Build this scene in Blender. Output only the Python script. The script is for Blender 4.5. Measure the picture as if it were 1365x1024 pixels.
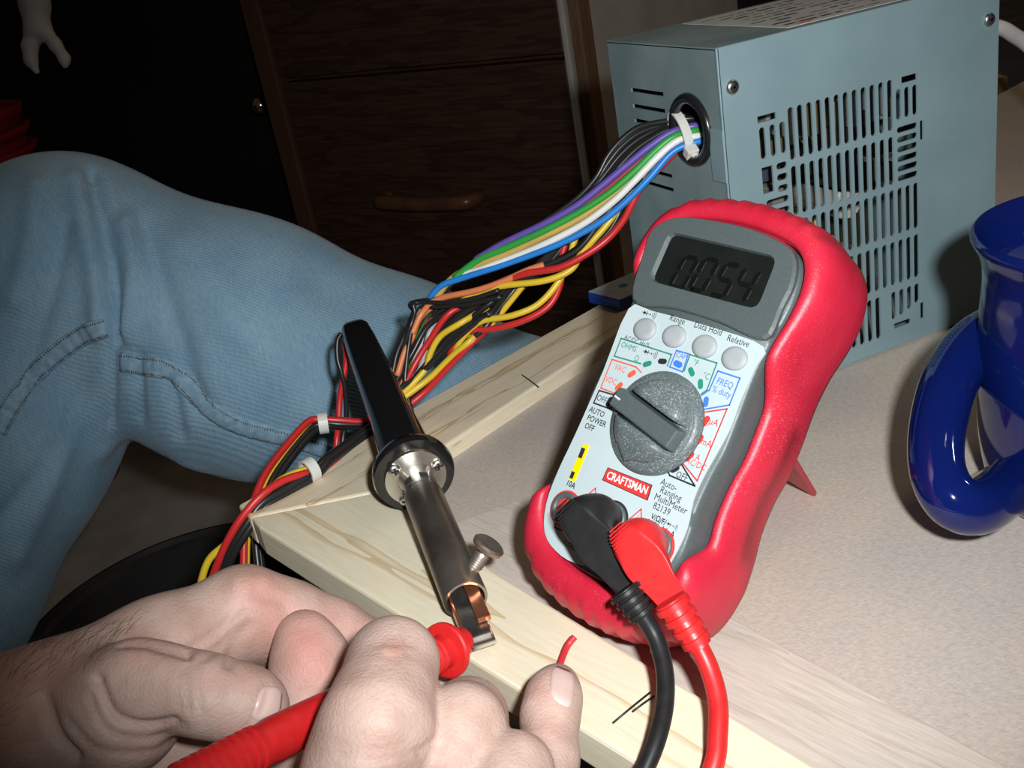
import bpy, bmesh, math, random
import numpy as np
from mathutils import Vector, Matrix
from mathutils.bvhtree import BVHTree

for o in list(bpy.data.objects):
    bpy.data.objects.remove(o)
scene = bpy.context.scene
COL = scene.collection
rnd = random.Random(7)

# ------------------------------------------------------------------ camera
R = np.array([[0.89982216, -0.40328204, -0.16638413],
              [-0.30721082, -0.31496814, -0.89800701],
              [0.3097444, 0.85916161, -0.40730792]])       # rows: right, down, forward
POS = np.array([-0.22964659, -0.34653848, 0.21008111])
FPX = 1400.0
cam_d = bpy.data.cameras.new('camera')
cam_d.sensor_fit = 'HORIZONTAL'
cam_d.sensor_width = 36.0
cam_d.lens = FPX / 1365.0 * 36.0
cam_d.clip_start = 0.01
cam_d.clip_end = 50
cam = bpy.data.objects.new('camera', cam_d)
COL.objects.link(cam)
Mc = Matrix.Identity(4)
for i in range(3):
    Mc[i][0] = R[0][i]; Mc[i][1] = -R[1][i]; Mc[i][2] = -R[2][i]; Mc[i][3] = POS[i]
cam.matrix_world = Mc
scene.camera = cam

# ------------------------------------------------------------------ light
world = bpy.data.worlds.new('world')
scene.world = world
world.use_nodes = True
world.node_tree.nodes['Background'].inputs[0].default_value = (1.0, 0.80, 0.62, 1)
world.node_tree.nodes['Background'].inputs[1].default_value = 0.02

# the flash, right of, above and a little behind the lens
fl_d = bpy.data.lights.new('camera_flash', 'SPOT')
fl_d.energy = 9.6
fl_d.color = (0.97, 1.0, 1.0)
fl_d.shadow_soft_size = 0.009
fl_d.spot_size = math.radians(72)
fl_d.spot_blend = 0.8
fl = bpy.data.objects.new('camera_flash', fl_d)
COL.objects.link(fl)
fpos = POS + 0.030 * R[0] - 0.030 * R[1] - 0.03 * R[2]
aim = POS + 0.42 * (R[2] + R[0] * 0.11 - R[1] * 0.06)
fl.location = fpos
fl.rotation_euler = Vector(aim - fpos).to_track_quat('-Z', 'Y').to_euler()
# warm room lamp high above the bench
rl_d = bpy.data.lights.new('room_lamp', 'AREA')
rl_d.energy = 2.0
rl_d.color = (1.0, 0.72, 0.45)
rl_d.size = 0.3
rl = bpy.data.objects.new('room_lamp', rl_d)
COL.objects.link(rl)
rl.location = (0.9, 0.1, 1.5)
rl.rotation_euler = (Vector((-0.05, 0.0, 0)) - rl.location).to_track_quat('-Z', 'Y').to_euler()

scene.view_settings.view_transform = 'Standard'
scene.view_settings.look = 'None'
scene.view_settings.gamma = 1.0
scene.view_settings.use_curve_mapping = False
scene.view_settings.exposure = 0.0


# ------------------------------------------------------------------ pixel helpers
def ray(x, y):
    return R.T @ np.array([(x - 682.5) / FPX, (y - 512) / FPX, 1.0])


def P(x, y, d):
    """point seen at pixel x,y at depth d in front of the camera"""
    return POS + d * ray(x, y)


def G(x, y, z=0.0):
    """point on the horizontal plane z seen at pixel x,y"""
    d = ray(x, y)
    return POS + (z - POS[2]) / d[2] * d


def onplane(x, y, o, n):
    d = ray(x, y)
    return POS + ((o - POS) @ n) / (d @ n) * d


def V(X):
    c = R @ (np.asarray(X) - POS)
    return np.array([682.5 + FPX * c[0] / c[2], 512 + FPX * c[1] / c[2], c[2]])


def nrm(v):
    v = np.asarray(v, float)
    return v / np.linalg.norm(v)


# ------------------------------------------------------------------ materials
MATS = {}


def mat(name, c1, c2=None, scale=40.0, rough=0.5, metal=0.0, bump=0.0, bscale=None, detail=3.0,
        stretch=(1, 1, 1), ramp=(0.35, 0.65), spec=0.5, coat=0.0, emit=0.0, sss=0.0, attr=None, vary=None):
    if name in MATS:
        return MATS[name]
    m = bpy.data.materials.new(name)
    m.use_nodes = True
    nt = m.node_tree
    b = nt.nodes['Principled BSDF']
    b.inputs['Roughness'].default_value = rough
    b.inputs['Metallic'].default_value = metal
    b.inputs['Specular IOR Level'].default_value = spec
    b.inputs['Coat Weight'].default_value = coat
    if sss:
        b.inputs['Subsurface Weight'].default_value = sss
        b.inputs['Subsurface Radius'].default_value = (0.004, 0.0015, 0.0008)
        b.inputs['Subsurface Scale'].default_value = 1.0
    tc = nt.nodes.new('ShaderNodeTexCoord')
    mp = nt.nodes.new('ShaderNodeMapping')
    mp.inputs['Scale'].default_value = stretch
    nt.links.new(tc.outputs['Object'], mp.inputs['Vector'])
    nz = nt.nodes.new('ShaderNodeTexNoise')
    nz.inputs['Scale'].default_value = scale
    nz.inputs['Detail'].default_value = detail
    nt.links.new(mp.outputs['Vector'], nz.inputs['Vector'])
    cr = nt.nodes.new('ShaderNodeValToRGB')
    cr.color_ramp.elements[0].position = ramp[0]
    cr.color_ramp.elements[1].position = ramp[1]
    c2 = c2 or tuple(min(1, x * 1.12) for x in c1)
    cr.color_ramp.elements[0].color = (*c1, 1)
    cr.color_ramp.elements[1].color = (*c2, 1)
    nt.links.new(nz.outputs['Fac'], cr.inputs['Fac'])
    out = cr.outputs['Color']
    if attr:
        at = nt.nodes.new('ShaderNodeAttribute')
        at.attribute_name = attr
        mx = nt.nodes.new('ShaderNodeMix')
        mx.data_type = 'RGBA'
        mx.blend_type = 'MULTIPLY'
        mx.inputs[0].default_value = 1.0
        nt.links.new(out, mx.inputs[6])
        nt.links.new(at.outputs['Color'], mx.inputs[7])
        out = mx.outputs[2]
    nt.links.new(out, b.inputs['Base Color'])
    if emit:
        nt.links.new(out, b.inputs['Emission Color'])
        b.inputs['Emission Strength'].default_value = emit
    if bump:
        n2 = nt.nodes.new('ShaderNodeTexNoise')
        n2.inputs['Scale'].default_value = bscale or scale
        n2.inputs['Detail'].default_value = 4
        nt.links.new(mp.outputs['Vector'], n2.inputs['Vector'])
        bp = nt.nodes.new('ShaderNodeBump')
        bp.inputs['Strength'].default_value = bump
        bp.inputs['Distance'].default_value = 0.001
        nt.links.new(n2.outputs['Fac'], bp.inputs['Height'])
        nt.links.new(bp.outputs['Normal'], b.inputs['Normal'])
    MATS[name] = m
    return m


def wood(name, light, dark, gscale=55.0, stretch=(1.2, 14, 14), line=(0.5, 0.36, 0.18), lines=0.5, rough=0.6, wscale=9.0, blot=None):
    """grain along the local x axis"""
    if name in MATS:
        return MATS[name]
    m = bpy.data.materials.new(name)
    m.use_nodes = True
    nt = m.node_tree
    b = nt.nodes['Principled BSDF']
    b.inputs['Roughness'].default_value = rough
    b.inputs['Specular IOR Level'].default_value = 0.35
    tc = nt.nodes.new('ShaderNodeTexCoord')
    mp = nt.nodes.new('ShaderNodeMapping')
    mp.inputs['Scale'].default_value = stretch
    nt.links.new(tc.outputs['Object'], mp.inputs['Vector'])
    nz = nt.nodes.new('ShaderNodeTexNoise')
    nz.inputs['Scale'].default_value = gscale
    nz.inputs['Detail'].default_value = 5
    nt.links.new(mp.outputs['Vector'], nz.inputs['Vector'])
    cr = nt.nodes.new('ShaderNodeValToRGB')
    cr.color_ramp.elements[0].position = 0.3
    cr.color_ramp.elements[1].position = 0.68
    cr.color_ramp.elements[0].color = (*dark, 1)
    cr.color_ramp.elements[1].color = (*light, 1)
    nt.links.new(nz.outputs['Fac'], cr.inputs['Fac'])
    # latewood lines
    mp2 = nt.nodes.new('ShaderNodeMapping')
    mp2.inputs['Scale'].default_value = (0.10, 1, 1)
    nt.links.new(tc.outputs['Object'], mp2.inputs['Vector'])
    wv = nt.nodes.new('ShaderNodeTexWave')
    wv.wave_type = 'BANDS'
    wv.bands_direction = 'Y'
    wv.wave_profile = 'SAW'
    wv.inputs['Scale'].default_value = wscale
    wv.inputs['Distortion'].default_value = 3.5
    wv.inputs['Detail'].default_value = 2
    wv.inputs['Detail Scale'].default_value = 12
    nt.links.new(mp2.outputs['Vector'], wv.inputs['Vector'])
    c2 = nt.nodes.new('ShaderNodeValToRGB')
    c2.color_ramp.elements[0].position = 0.84
    c2.color_ramp.elements[0].color = (0, 0, 0, 1)
    c2.color_ramp.elements[1].position = 1.0
    c2.color_ramp.elements[1].color = (lines, lines, lines, 1)
    nt.links.new(wv.outputs['Fac'], c2.inputs['Fac'])
    mx = nt.nodes.new('ShaderNodeMix')
    mx.data_type = 'RGBA'
    mx.inputs[7].default_value = (*line, 1)
    nt.links.new(c2.outputs['Color'], mx.inputs[0])
    nt.links.new(cr.outputs['Color'], mx.inputs[6])
    nt.links.new(mx.outputs[2], b.inputs['Base Color'])
    bp = nt.nodes.new('ShaderNodeBump')
    bp.inputs['Strength'].default_value = 0.15
    bp.inputs['Distance'].default_value = 0.0006
    nt.links.new(nz.outputs['Fac'], bp.inputs['Height'])
    nt.links.new(bp.outputs['Normal'], b.inputs['Normal'])
    MATS[name] = m
    return m


# ------------------------------------------------------------------ mesh helpers
def obj(name, verts, faces, m, parent=None, smooth=False, mw=None):
    me = bpy.data.meshes.new(name)
    me.from_pydata([tuple(map(float, v)) for v in verts], [], [tuple(map(int, f)) for f in faces])
    me.validate()
    bm = bmesh.new(); bm.from_mesh(me)
    bmesh.ops.recalc_face_normals(bm, faces=bm.faces)
    bm.to_mesh(me); bm.free()
    if smooth:
        me.polygons.foreach_set('use_smooth', [True] * len(me.polygons))
    if m:
        me.materials.append(m)
    o = bpy.data.objects.new(name, me)
    COL.objects.link(o)
    if parent:
        o.parent = parent
    if mw is not None:
        o.matrix_world = mw
    return o


def bevel(o, w, seg=2, angle=30):
    md = o.modifiers.new('bevel', 'BEVEL')
    md.width = w; md.segments = seg; md.limit_method = 'ANGLE'; md.angle_limit = math.radians(angle)
    return o


def empty(name, loc, label, cat, group=None, mw=None):
    o = bpy.data.objects.new(name, None)
    COL.objects.link(o)
    o.empty_display_size = 0.01
    if mw is not None:
        o.matrix_world = mw
    else:
        o.location = loc
    o['label'] = label; o['category'] = cat
    if group:
        o['group'] = group
    return o


def attach(o, p):
    o.parent = p
    o.matrix_parent_inverse = p.matrix_basis.inverted()
    return o


def tag(o, label, cat, group=None):
    o['label'] = label; o['category'] = cat
    if group:
        o['group'] = group
    return o


def structure(o, label=None):
    o['kind'] = 'structure'
    if label:
        o['label'] = label
    return o


class MB:
    def __init__(s):
        s.v = []; s.f = []

    def add(s, v, f):
        n = len(s.v)
        s.v += [tuple(x) for x in v]
        s.f += [tuple(i + n for i in q) for q in f]
        return s

    def box(s, lo, hi, M=None):
        x0, y0, z0 = lo; x1, y1, z1 = hi
        v = [(x0, y0, z0), (x1, y0, z0), (x1, y1, z0), (x0, y1, z0), (x0, y0, z1), (x1, y0, z1), (x1, y1, z1), (x0, y1, z1)]
        if M is not None:
            v = [tuple(M @ Vector(p)) for p in v]
        return s.add(v, [(3, 2, 1, 0), (4, 5, 6, 7), (0, 1, 5, 4), (1, 2, 6, 5), (2, 3, 7, 6), (3, 0, 4, 7)])

    def prism(s, poly, z0, z1):
        n = len(poly)
        v = [(p[0], p[1], z0) for p in poly] + [(p[0], p[1], z1) for p in poly]
        f = [tuple(range(n))[::-1], tuple(range(n, 2 * n))] + [(i, (i + 1) % n, n + (i + 1) % n, n + i) for i in range(n)]
        return s.add(v, f)

    def rings(s, rings, cap=True, closed=False):
        n = len(rings[0]); k = len(rings)
        v = [p for r in rings for p in r]; f = []
        for a in range(k if closed else k - 1):
            b = (a + 1) % k
            for i in range(n):
                j = (i + 1) % n
                f.append((a * n + i, a * n + j, b * n + j, b * n + i))
        if cap and not closed:
            f.append(tuple(range(n))[::-1]); f.append(tuple(range((k - 1) * n, k * n)))
        return s.add(v, f)

    def tube(s, path, rad, seg=8, cap=True, closed=False):
        path = [np.asarray(p, float) for p in path]
        n = len(path)
        rads = [rad] * n if np.isscalar(rad) else rad
        T = []
        for i in range(n):
            a = path[(i - 1) % n if closed else max(i - 1, 0)]; b = path[(i + 1) % n if closed else min(i + 1, n - 1)]
            T.append(nrm(b - a))
        up = np.array([0, 0, 1.0]) if abs(T[0][2]) < 0.9 else np.array([1.0, 0, 0])
        N = nrm(np.cross(T[0], up)); rs = []
        for i in range(n):
            N = nrm(N - T[i] * (N @ T[i])); B = np.cross(T[i], N)
            rs.append([path[i] + rads[i] * (math.cos(a) * N + math.sin(a) * B) for a in np.linspace(0, 2 * math.pi, seg, endpoint=False)])
        return s.rings(rs, cap, closed)

    def lathe(s, prof, o, axis, seg=24, cap=True):
        """prof: (distance along axis, radius)"""
        axis = nrm(axis); o = np.asarray(o, float)
        up = np.array([0, 0, 1.0]) if abs(axis[2]) < 0.9 else np.array([1.0, 0, 0])
        N = nrm(np.cross(axis, up)); B = np.cross(axis, N)
        rs = [[o + axis * d + r * (math.cos(a) * N + math.sin(a) * B) for a in np.linspace(0, 2 * math.pi, seg, endpoint=False)] for d, r in prof]
        return s.rings(rs, cap)

    def build(s, name, m, parent=None, smooth=False, mw=None):
        return obj(name, s.v, s.f, m, parent, smooth, mw)


def autosmooth(o, ang=35):
    me = o.data
    me.polygons.foreach_set('use_smooth', [True] * len(me.polygons))
    me.set_sharp_from_angle(angle=math.radians(ang))
    return o


def crom(pts, n=8, closed=False):
    pts = [np.asarray(p, float) for p in pts]
    out = []
    k = len(pts)
    rng = range(k) if closed else range(k - 1)
    for i in rng:
        if closed:
            p0, p1, p2, p3 = pts[(i - 1) % k], pts[i], pts[(i + 1) % k], pts[(i + 2) % k]
        else:
            p1, p2 = pts[i], pts[i + 1]
            p0 = pts[i - 1] if i > 0 else 2 * p1 - p2
            p3 = pts[i + 2] if i + 2 < k else 2 * p2 - p1
        for t in np.linspace(0, 1, n, endpoint=False):
            out.append(0.5 * ((2 * p1) + (-p0 + p2) * t + (2 * p0 - 5 * p1 + 4 * p2 - p3) * t * t + (-p0 + 3 * p1 - 3 * p2 + p3) * t ** 3))
    if not closed:
        out.append(pts[-1])
    return out


def text_mesh(s, size, align='CENTER', bold=0.0):
    cu = bpy.data.curves.new('t', 'FONT')
    cu.body = s; cu.size = size; cu.align_x = align; cu.align_y = 'CENTER'; cu.offset = bold; cu.resolution_u = 2
    o = bpy.data.objects.new('t', cu); COL.objects.link(o)
    me = bpy.data.meshes.new_from_object(o)
    v = [tuple(x.co) for x in me.vertices]; f = [tuple(p.vertices) for p in me.polygons]
    bpy.data.objects.remove(o); bpy.data.meshes.remove(me); bpy.data.curves.remove(cu)
    return v, f


# ------------------------------------------------------------------ smooth solid modelling (distance fields)
def cone_sdf(p, a, b, r1, r2):
    ba = b - a; l2 = float(ba @ ba); rr = r1 - r2; a2 = l2 - rr * rr; il2 = 1.0 / l2
    pa = p - a.astype(np.float32); y = pa @ ba.astype(np.float32); z = y - l2
    q = pa * l2 - y[..., None] * ba.astype(np.float32)
    x2 = np.einsum('...i,...i', q, q); y2 = y * y * l2; z2 = z * z * l2
    k = np.sign(rr) * rr * rr * x2
    d = (np.sqrt(np.maximum(x2 * a2 * il2, 0)) + y * rr) * il2 - r1
    c1 = np.sign(z) * a2 * z2 > k
    c2 = (~c1) & (np.sign(y) * a2 * y2 < k)
    d = np.where(c1, np.sqrt(x2 + z2) * il2 - r2, d)
    return np.where(c2, np.sqrt(x2 + y2) * il2 - r1, d)


def solid(groups, h):
    """groups: list of (k_merge, [ (k, a, ra, b, rb), ... ]) -> verts, faces by surface nets"""
    pts = np.array([q for _, g in groups for (_, a, ra, b, rb) in g for q in (a - ra, a + ra, b - rb, b + rb)])
    lo = pts.min(0) - 4 * h; hi = pts.max(0) + 4 * h
    n = np.ceil((hi - lo) / h).astype(int) + 1
    ax = [(lo[i] + h * np.arange(n[i])).astype(np.float32) for i in range(3)]
    big = np.float32(0.05)
    F = np.full(n, big, np.float32)
    for km, g in groups:
        D = np.full(n, big, np.float32)
        for (k, a, ra, b, rb) in g:
            mr = max(k, km) + 3 * h
            l = np.clip(np.floor((np.minimum(a - ra, b - rb) - mr - lo) / h).astype(int), 0, n)
            u = np.clip(np.ceil((np.maximum(a + ra, b + rb) + mr - lo) / h).astype(int) + 1, 0, n)
            sl = tuple(slice(l[i], u[i]) for i in range(3))
            p = np.stack(np.meshgrid(ax[0][sl[0]], ax[1][sl[1]], ax[2][sl[2]], indexing='ij'), -1)
            if np.linalg.norm(b - a) <= abs(ra - rb) + 1e-6:
                d = np.linalg.norm(p - a.astype(np.float32), axis=-1) - max(ra, rb)
            else:
                d = cone_sdf(p, a, b, ra, rb)
            A = D[sl]
            hh = np.clip(0.5 + 0.5 * (d - A) / k, 0, 1)
            D[sl] = d + (A - d) * hh - k * hh * (1 - hh)
        hh = np.clip(0.5 + 0.5 * (D - F) / km, 0, 1)
        F = D + (F - D) * hh - km * hh * (1 - hh)
    ins = F < 0
    c = [(i, j, k) for i in (0, 1) for j in (0, 1) for k in (0, 1)]
    m = n - 1
    cnt = np.zeros(m, np.int8)
    for (i, j, k) in c:
        cnt += ins[i:i + m[0], j:j + m[1], k:k + m[2]]
    I, J, K = np.nonzero((cnt > 0) & (cnt < 8))
    idx = np.full(m, -1, np.int64); idx[I, J, K] = np.arange(len(I))
    S = np.zeros((len(I), 3)); W = np.zeros(len(I))
    for a in range(8):
        for b in range(a + 1, 8):
            ca, cb = np.array(c[a]), np.array(c[b])
            if abs(ca - cb).sum() != 1:
                continue
            fa = F[I + ca[0], J + ca[1], K + ca[2]]; fb = F[I + cb[0], J + cb[1], K + cb[2]]
            x = (fa < 0) != (fb < 0)
            t = np.where(x, fa / np.where(x, fa - fb, 1), 0)
            S += np.where(x[:, None], ca + t[:, None] * (cb - ca), 0); W += x
    verts = lo + h * (np.stack([I, J, K], 1) + S / W[:, None])
    faces = []
    for axn in range(3):
        e = [0, 0, 0]; e[axn] = 1
        o1 = [0, 0, 0]; o1[(axn + 1) % 3] = 1
        o2 = [0, 0, 0]; o2[(axn + 2) % 3] = 1
        A = ins[:n[0] - e[0], :n[1] - e[1], :n[2] - e[2]]; B = ins[e[0]:, e[1]:, e[2]:]
        q = np.stack(np.nonzero(A != B), 1)
        q = q[(q[:, (axn + 1) % 3] > 0) & (q[:, (axn + 2) % 3] > 0)]
        s = A[q[:, 0], q[:, 1], q[:, 2]]
        o1 = np.array(o1); o2 = np.array(o2)
        g = lambda d: idx[(q - d)[:, 0], (q - d)[:, 1], (q - d)[:, 2]]
        f = np.stack([g(o1 + o2), g(o2), g(o1 * 0), g(o1)], 1)
        f[~s] = f[~s][:, ::-1]
        faces.append(f)
    return verts, np.concatenate(faces)


def np_normals(v, f):
    n = np.zeros_like(v)
    fn = np.cross(v[f[:, 2]] - v[f[:, 0]], v[f[:, 3]] - v[f[:, 1]])
    for i in range(4):
        np.add.at(n, f[:, i], fn)
    return n / np.maximum(np.linalg.norm(n, axis=1, keepdims=True), 1e-12)


def np_smooth(v, f, it=2, lam=0.5):
    e = np.concatenate([f[:, [0, 1]], f[:, [1, 2]], f[:, [2, 3]], f[:, [3, 0]]])
    for _ in range(it):
        s = np.zeros_like(v); c = np.zeros(len(v))
        np.add.at(s, e[:, 0], v[e[:, 1]]); np.add.at(c, e[:, 0], 1)
        np.add.at(s, e[:, 1], v[e[:, 0]]); np.add.at(c, e[:, 1], 1)
        v = v + lam * (s / np.maximum(c, 1)[:, None] - v)
    return v


def np_pix(v):
    c = (v - POS) @ R.T
    return 682.5 + FPX * c[:, 0] / c[:, 2], 512 + FPX * c[:, 1] / c[:, 2]


def seg_dist(px, py, line):
    d = np.full(len(px), 1e9)
    for (x0, y0), (x1, y1) in zip(line[:-1], line[1:]):
        dx, dy = x1 - x0, y1 - y0
        t = np.clip(((px - x0) * dx + (py - y0) * dy) / (dx * dx + dy * dy + 1e-9), 0, 1)
        d = np.minimum(d, np.hypot(px - x0 - t * dx, py - y0 - t * dy))
    return d


def emboss(v, f, marks):
    """press (negative) or raise (positive) soft lines, metres, on the side that shows; line drawn in picture units"""
    n = np_normals(v, f)
    px, py = np_pix(v)
    front = np.clip(-np.einsum('ij,ij->i', n, (v - POS) / np.linalg.norm(v - POS, axis=1, keepdims=True)) * 3, 0, 1)
    h = np.zeros(len(v))
    for line, w, amp in marks:
        if len(line) > 2:
            line = [tuple(q) for q in crom([np.array(q, float) for q in line], 5)]
        d = seg_dist(px, py, line)
        h += amp * np.exp(-(d / w) ** 2)
    return v + n * (h * front)[:, None]


def colour_attr(o, cols):
    at = o.data.color_attributes.new('tint', 'FLOAT_COLOR', 'POINT')
    at.data.foreach_set('color', np.concatenate([cols, np.ones((len(cols), 1))], 1).astype(np.float32).ravel())


def cone(p, q, k=0.008):
    """p, q = (px, py, depth, radius in picture units)"""
    return (k, P(p[0], p[1], p[2]), p[3] * p[2] / FPX, P(q[0], q[1], q[2]), q[3] * q[2] / FPX)


def chain(pts, k, s=1.0):
    pts = [(p[0], p[1], p[2] * s, p[3]) for p in pts]
    return [cone(a, b, k) for a, b in zip(pts[:-1], pts[1:])]


def bvh(o):
    return BVHTree.FromPolygons([v.co for v in o.data.vertices], [tuple(p.vertices) for p in o.data.polygons])


def cast(tree, x, y):
    d = Vector(ray(x, y)).normalized()
    h = tree.ray_cast(Vector(POS), d)
    return (np.array(h[0]), np.array(h[1])) if h[0] is not None else (None, None)


# ================================================================== SETTING
FLOOR = -0.42
m_floor = mat('floor_concrete', (0.30, 0.28, 0.26), (0.46, 0.44, 0.41), 9, 0.8, bump=0.3, bscale=120)
m_wall = mat('dark_wall', (0.10, 0.09, 0.085), (0.12, 0.11, 0.10), 4, 0.9)
structure(MB().box((-3, -1.5, FLOOR - 0.05), (3.5, 3.4, FLOOR)).build('floor', m_floor), 'grey mottled concrete floor')
structure(MB().box((-3, 3.2, FLOOR), (3.5, 3.3, 2.2)).build('wall_back', m_wall), 'dark back wall')


def zrot(a, loc=(0, 0, 0)):
    return Matrix.Translation(Vector(loc)) @ Matrix.Rotation(a, 4, 'Z')


def board(name, poly, z0, z1, ang, m, parent, bev=0.0012):
    """a plank given by its outline on the ground, grain along ang"""
    c = np.mean(np.array(poly)[:, :2], axis=0)
    M = zrot(ang, (c[0], c[1], 0))
    Mi = M.inverted()
    q = [Mi @ Vector((p[0], p[1], 0)) for p in poly]
    o = MB().prism([(v.x, v.y) for v in q], z0, z1).build(name, m)
    o.matrix_world = M
    attach(o, parent)
    bevel(o, bev, 2)
    return o


# ------------------------------------------------------------------ workbench
ZR = 0.008
m_pine = wood('pine', (0.80, 0.70, 0.53), (0.72, 0.61, 0.44), 50, line=(0.40, 0.24, 0.09), lines=0.75, wscale=19)
m_pine2 = wood('pine_front', (0.80, 0.73, 0.56), (0.74, 0.66, 0.48), 45, line=(0.50, 0.33, 0.14), lines=0.65, wscale=10)
m_greywood = wood('weathered_plank', (0.62, 0.55, 0.48), (0.50, 0.44, 0.38), 60, stretch=(1.5, 22, 22), line=(0.33, 0.26, 0.21), lines=0.35, wscale=26)
m_mdf = mat('fibreboard', (0.46, 0.41, 0.365), (0.54, 0.485, 0.435), 500, 0.75, bump=0.2, bscale=900, ramp=(0.28, 0.62), detail=6)


def mdf_specks(m):
    nt = m.node_tree
    b = nt.nodes['Principled BSDF']
    src = b.inputs['Base Color'].links[0].from_socket
    tc = nt.nodes.new('ShaderNodeTexCoord')
    vo = nt.nodes.new('ShaderNodeTexVoronoi'); vo.inputs['Scale'].default_value = 900
    nz = nt.nodes.new('ShaderNodeTexNoise'); nz.inputs['Scale'].default_value = 18; nz.inputs['Detail'].default_value = 3
    nt.links.new(tc.outputs['Object'], vo.inputs['Vector']); nt.links.new(tc.outputs['Object'], nz.inputs['Vector'])
    r = nt.nodes.new('ShaderNodeValToRGB')
    r.color_ramp.elements[0].position = 0.06; r.color_ramp.elements[0].color = (0.6, 0.55, 0.52, 1)
    r.color_ramp.elements[1].position = 0.16; r.color_ramp.elements[1].color = (1, 1, 1, 1)
    nt.links.new(vo.outputs['Distance'], r.inputs['Fac'])
    r2 = nt.nodes.new('ShaderNodeValToRGB')
    r2.color_ramp.elements[0].position = 0.35; r2.color_ramp.elements[0].color = (0.90, 0.90, 0.92, 1)
    r2.color_ramp.elements[1].position = 0.65; r2.color_ramp.elements[1].color = (1.06, 0.99, 0.92, 1)
    nt.links.new(nz.outputs['Fac'], r2.inputs['Fac'])
    m1 = nt.nodes.new('ShaderNodeMix'); m1.data_type = 'RGBA'; m1.blend_type = 'MULTIPLY'; m1.inputs[0].default_value = 0.8
    m2 = nt.nodes.new('ShaderNodeMix'); m2.data_type = 'RGBA'; m2.blend_type = 'MULTIPLY'; m2.inputs[0].default_value = 1
    nt.links.new(src, m1.inputs[6]); nt.links.new(r.outputs['Color'], m1.inputs[7])
    nt.links.new(m1.outputs[2], m2.inputs[6]); nt.links.new(r2.outputs['Color'], m2.inputs[7])
    nt.links.new(m2.outputs[2], b.inputs['Base Color'])


mdf_specks(m_mdf)
A0 = G(317, 673, ZR); A1 = G(835, 385, ZR)          # outer edge of the far rail
B0 = G(500, 655, ZR); B1 = G(850, 425, ZR)          # inner edge of the far rail
F0 = G(345, 703, ZR); F1 = G(870, 1030, ZR)         # outer edge of the near rail
I0 = G(660, 762, ZR); I1 = G(1092, 1024, ZR)        # inner edge of the near rail
ext = lambda a, b, t: a + (b - a) * t
bench = empty('workbench', (A0[0], A0[1], FLOOR), 'low workbench with pale pine edge rails around a speckled brown fibreboard top', 'workbench')
ang_l = math.atan2(*(A1 - A0)[[1, 0]]); ang_f = math.atan2(*(F1 - F0)[[1, 0]])
A2, B2 = ext(A0, A1, 2.6), ext(B0, B1, 3.6)
F2, I2 = ext(F0, F1, 2.2), ext(I0, I1, 2.6)
TH = 0.0135
board('far_rail', [A0, ext(A0, F0, 0.55), B0, B2, A2], ZR - TH, ZR, ang_l, m_pine, bench)
board('near_rail', [ext(A0, F0, 0.57) + (B0 - A0) * 0.01, F0, F2, I2, I0, B0 + (I0 - B0) * 0.012], ZR - TH, ZR, ang_f, m_pine2, bench)
D0 = G(961, 818, 0); D1 = G(1342, 1024, 0)
E0 = G(690, 668, 0)
pl = [I0 + (B0 - I0) * 0.62, I2, ext(D0, D1, 2.2), D0, E0]
board('plank', pl, -0.012, 0.0004, ang_f, m_greywood, bench, 0.0004)
far = A2 + np.array([0.10, -0.75, 0])
board('top_panel', [B0 + (A0 - B0) * 0.3, B2, np.array([0.75, 0.42, 0]), np.array([0.75, -0.55, 0]), I2, I0 + (F0 - I0) * 0.2], -0.016, 0.0, 0.3, m_mdf, bench, 0.0004)
# legs and cross bearer under the top
for q in (A0 + np.array([0.035, -0.045, 0]), np.array([0.70, 0.30, 0]), np.array([0.70, -0.50, 0]), ext(F0, F1, 1.9) + np.array([0.03, 0, 0])):
    o = MB().box((-0.02, -0.02, FLOOR), (0.02, 0.02, -0.0165)).build('leg', m_greywood)
    o.matrix_world = zrot(ang_l, (q[0], q[1], 0)); attach(o, bench)
    bevel(o, 0.001)

# ------------------------------------------------------------------ cabinet, door and things behind
C0 = P(580, 262, 1.30)
best = None
for a in np.linspace(-math.pi, math.pi, 3600):
    n = np.array([math.cos(a), math.sin(a), 0])
    if n @ R[2] > -0.3:
        continue
    dz = onplane(380, 108, C0, n)[2] - onplane(745, 76, C0, n)[2]
    if best is None or abs(dz) < best[0]:
        best = (abs(dz), n)
CN = best[1]
CS = nrm(np.cross([0, 0, 1], CN))
if CS @ R[0] < 0:
    CS = -CS
MC = Matrix(((CS[0], -CN[0], 0, C0[0]), (CS[1], -CN[1], 0, C0[1]), (0, 0, 1, 0), (0, 0, 0, 1)))   # local x right, y into the cabinet


def cz(x, y):
    X = onplane(x, y, C0, CN)
    return (X - C0) @ CS, X[2]


m_cab = wood('dark_walnut', (0.085, 0.042, 0.026), (0.046, 0.021, 0.013), 22, stretch=(1, 12, 12), line=(0.02, 0.008, 0.005), lines=0.6, rough=0.5, wscale=5)
m_cabe = wood('walnut_edge', (0.10, 0.048, 0.026), (0.075, 0.034, 0.019), 22, stretch=(12, 12, 1), rough=0.5, lines=0.0)
m_pale = mat('pale_edge', (0.42, 0.38, 0.34), (0.5, 0.46, 0.42), 20, 0.6)
m_black = mat('black_paint', (0.010, 0.009, 0.008), (0.013, 0.012, 0.010), 8, 0.8, spec=0.2)
sl, _ = cz(352, 20); sr, _ = cz(748, 40); ss, _ = cz(328, 20)
_, zg = cz(560, 92)
cab = empty('drawer_cabinet', (0, 0, 0), 'dark brown wooden drawer cabinet standing behind the workbench', 'cabinet', mw=MC @ Matrix.Translation((0, 0, FLOOR)))


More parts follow.
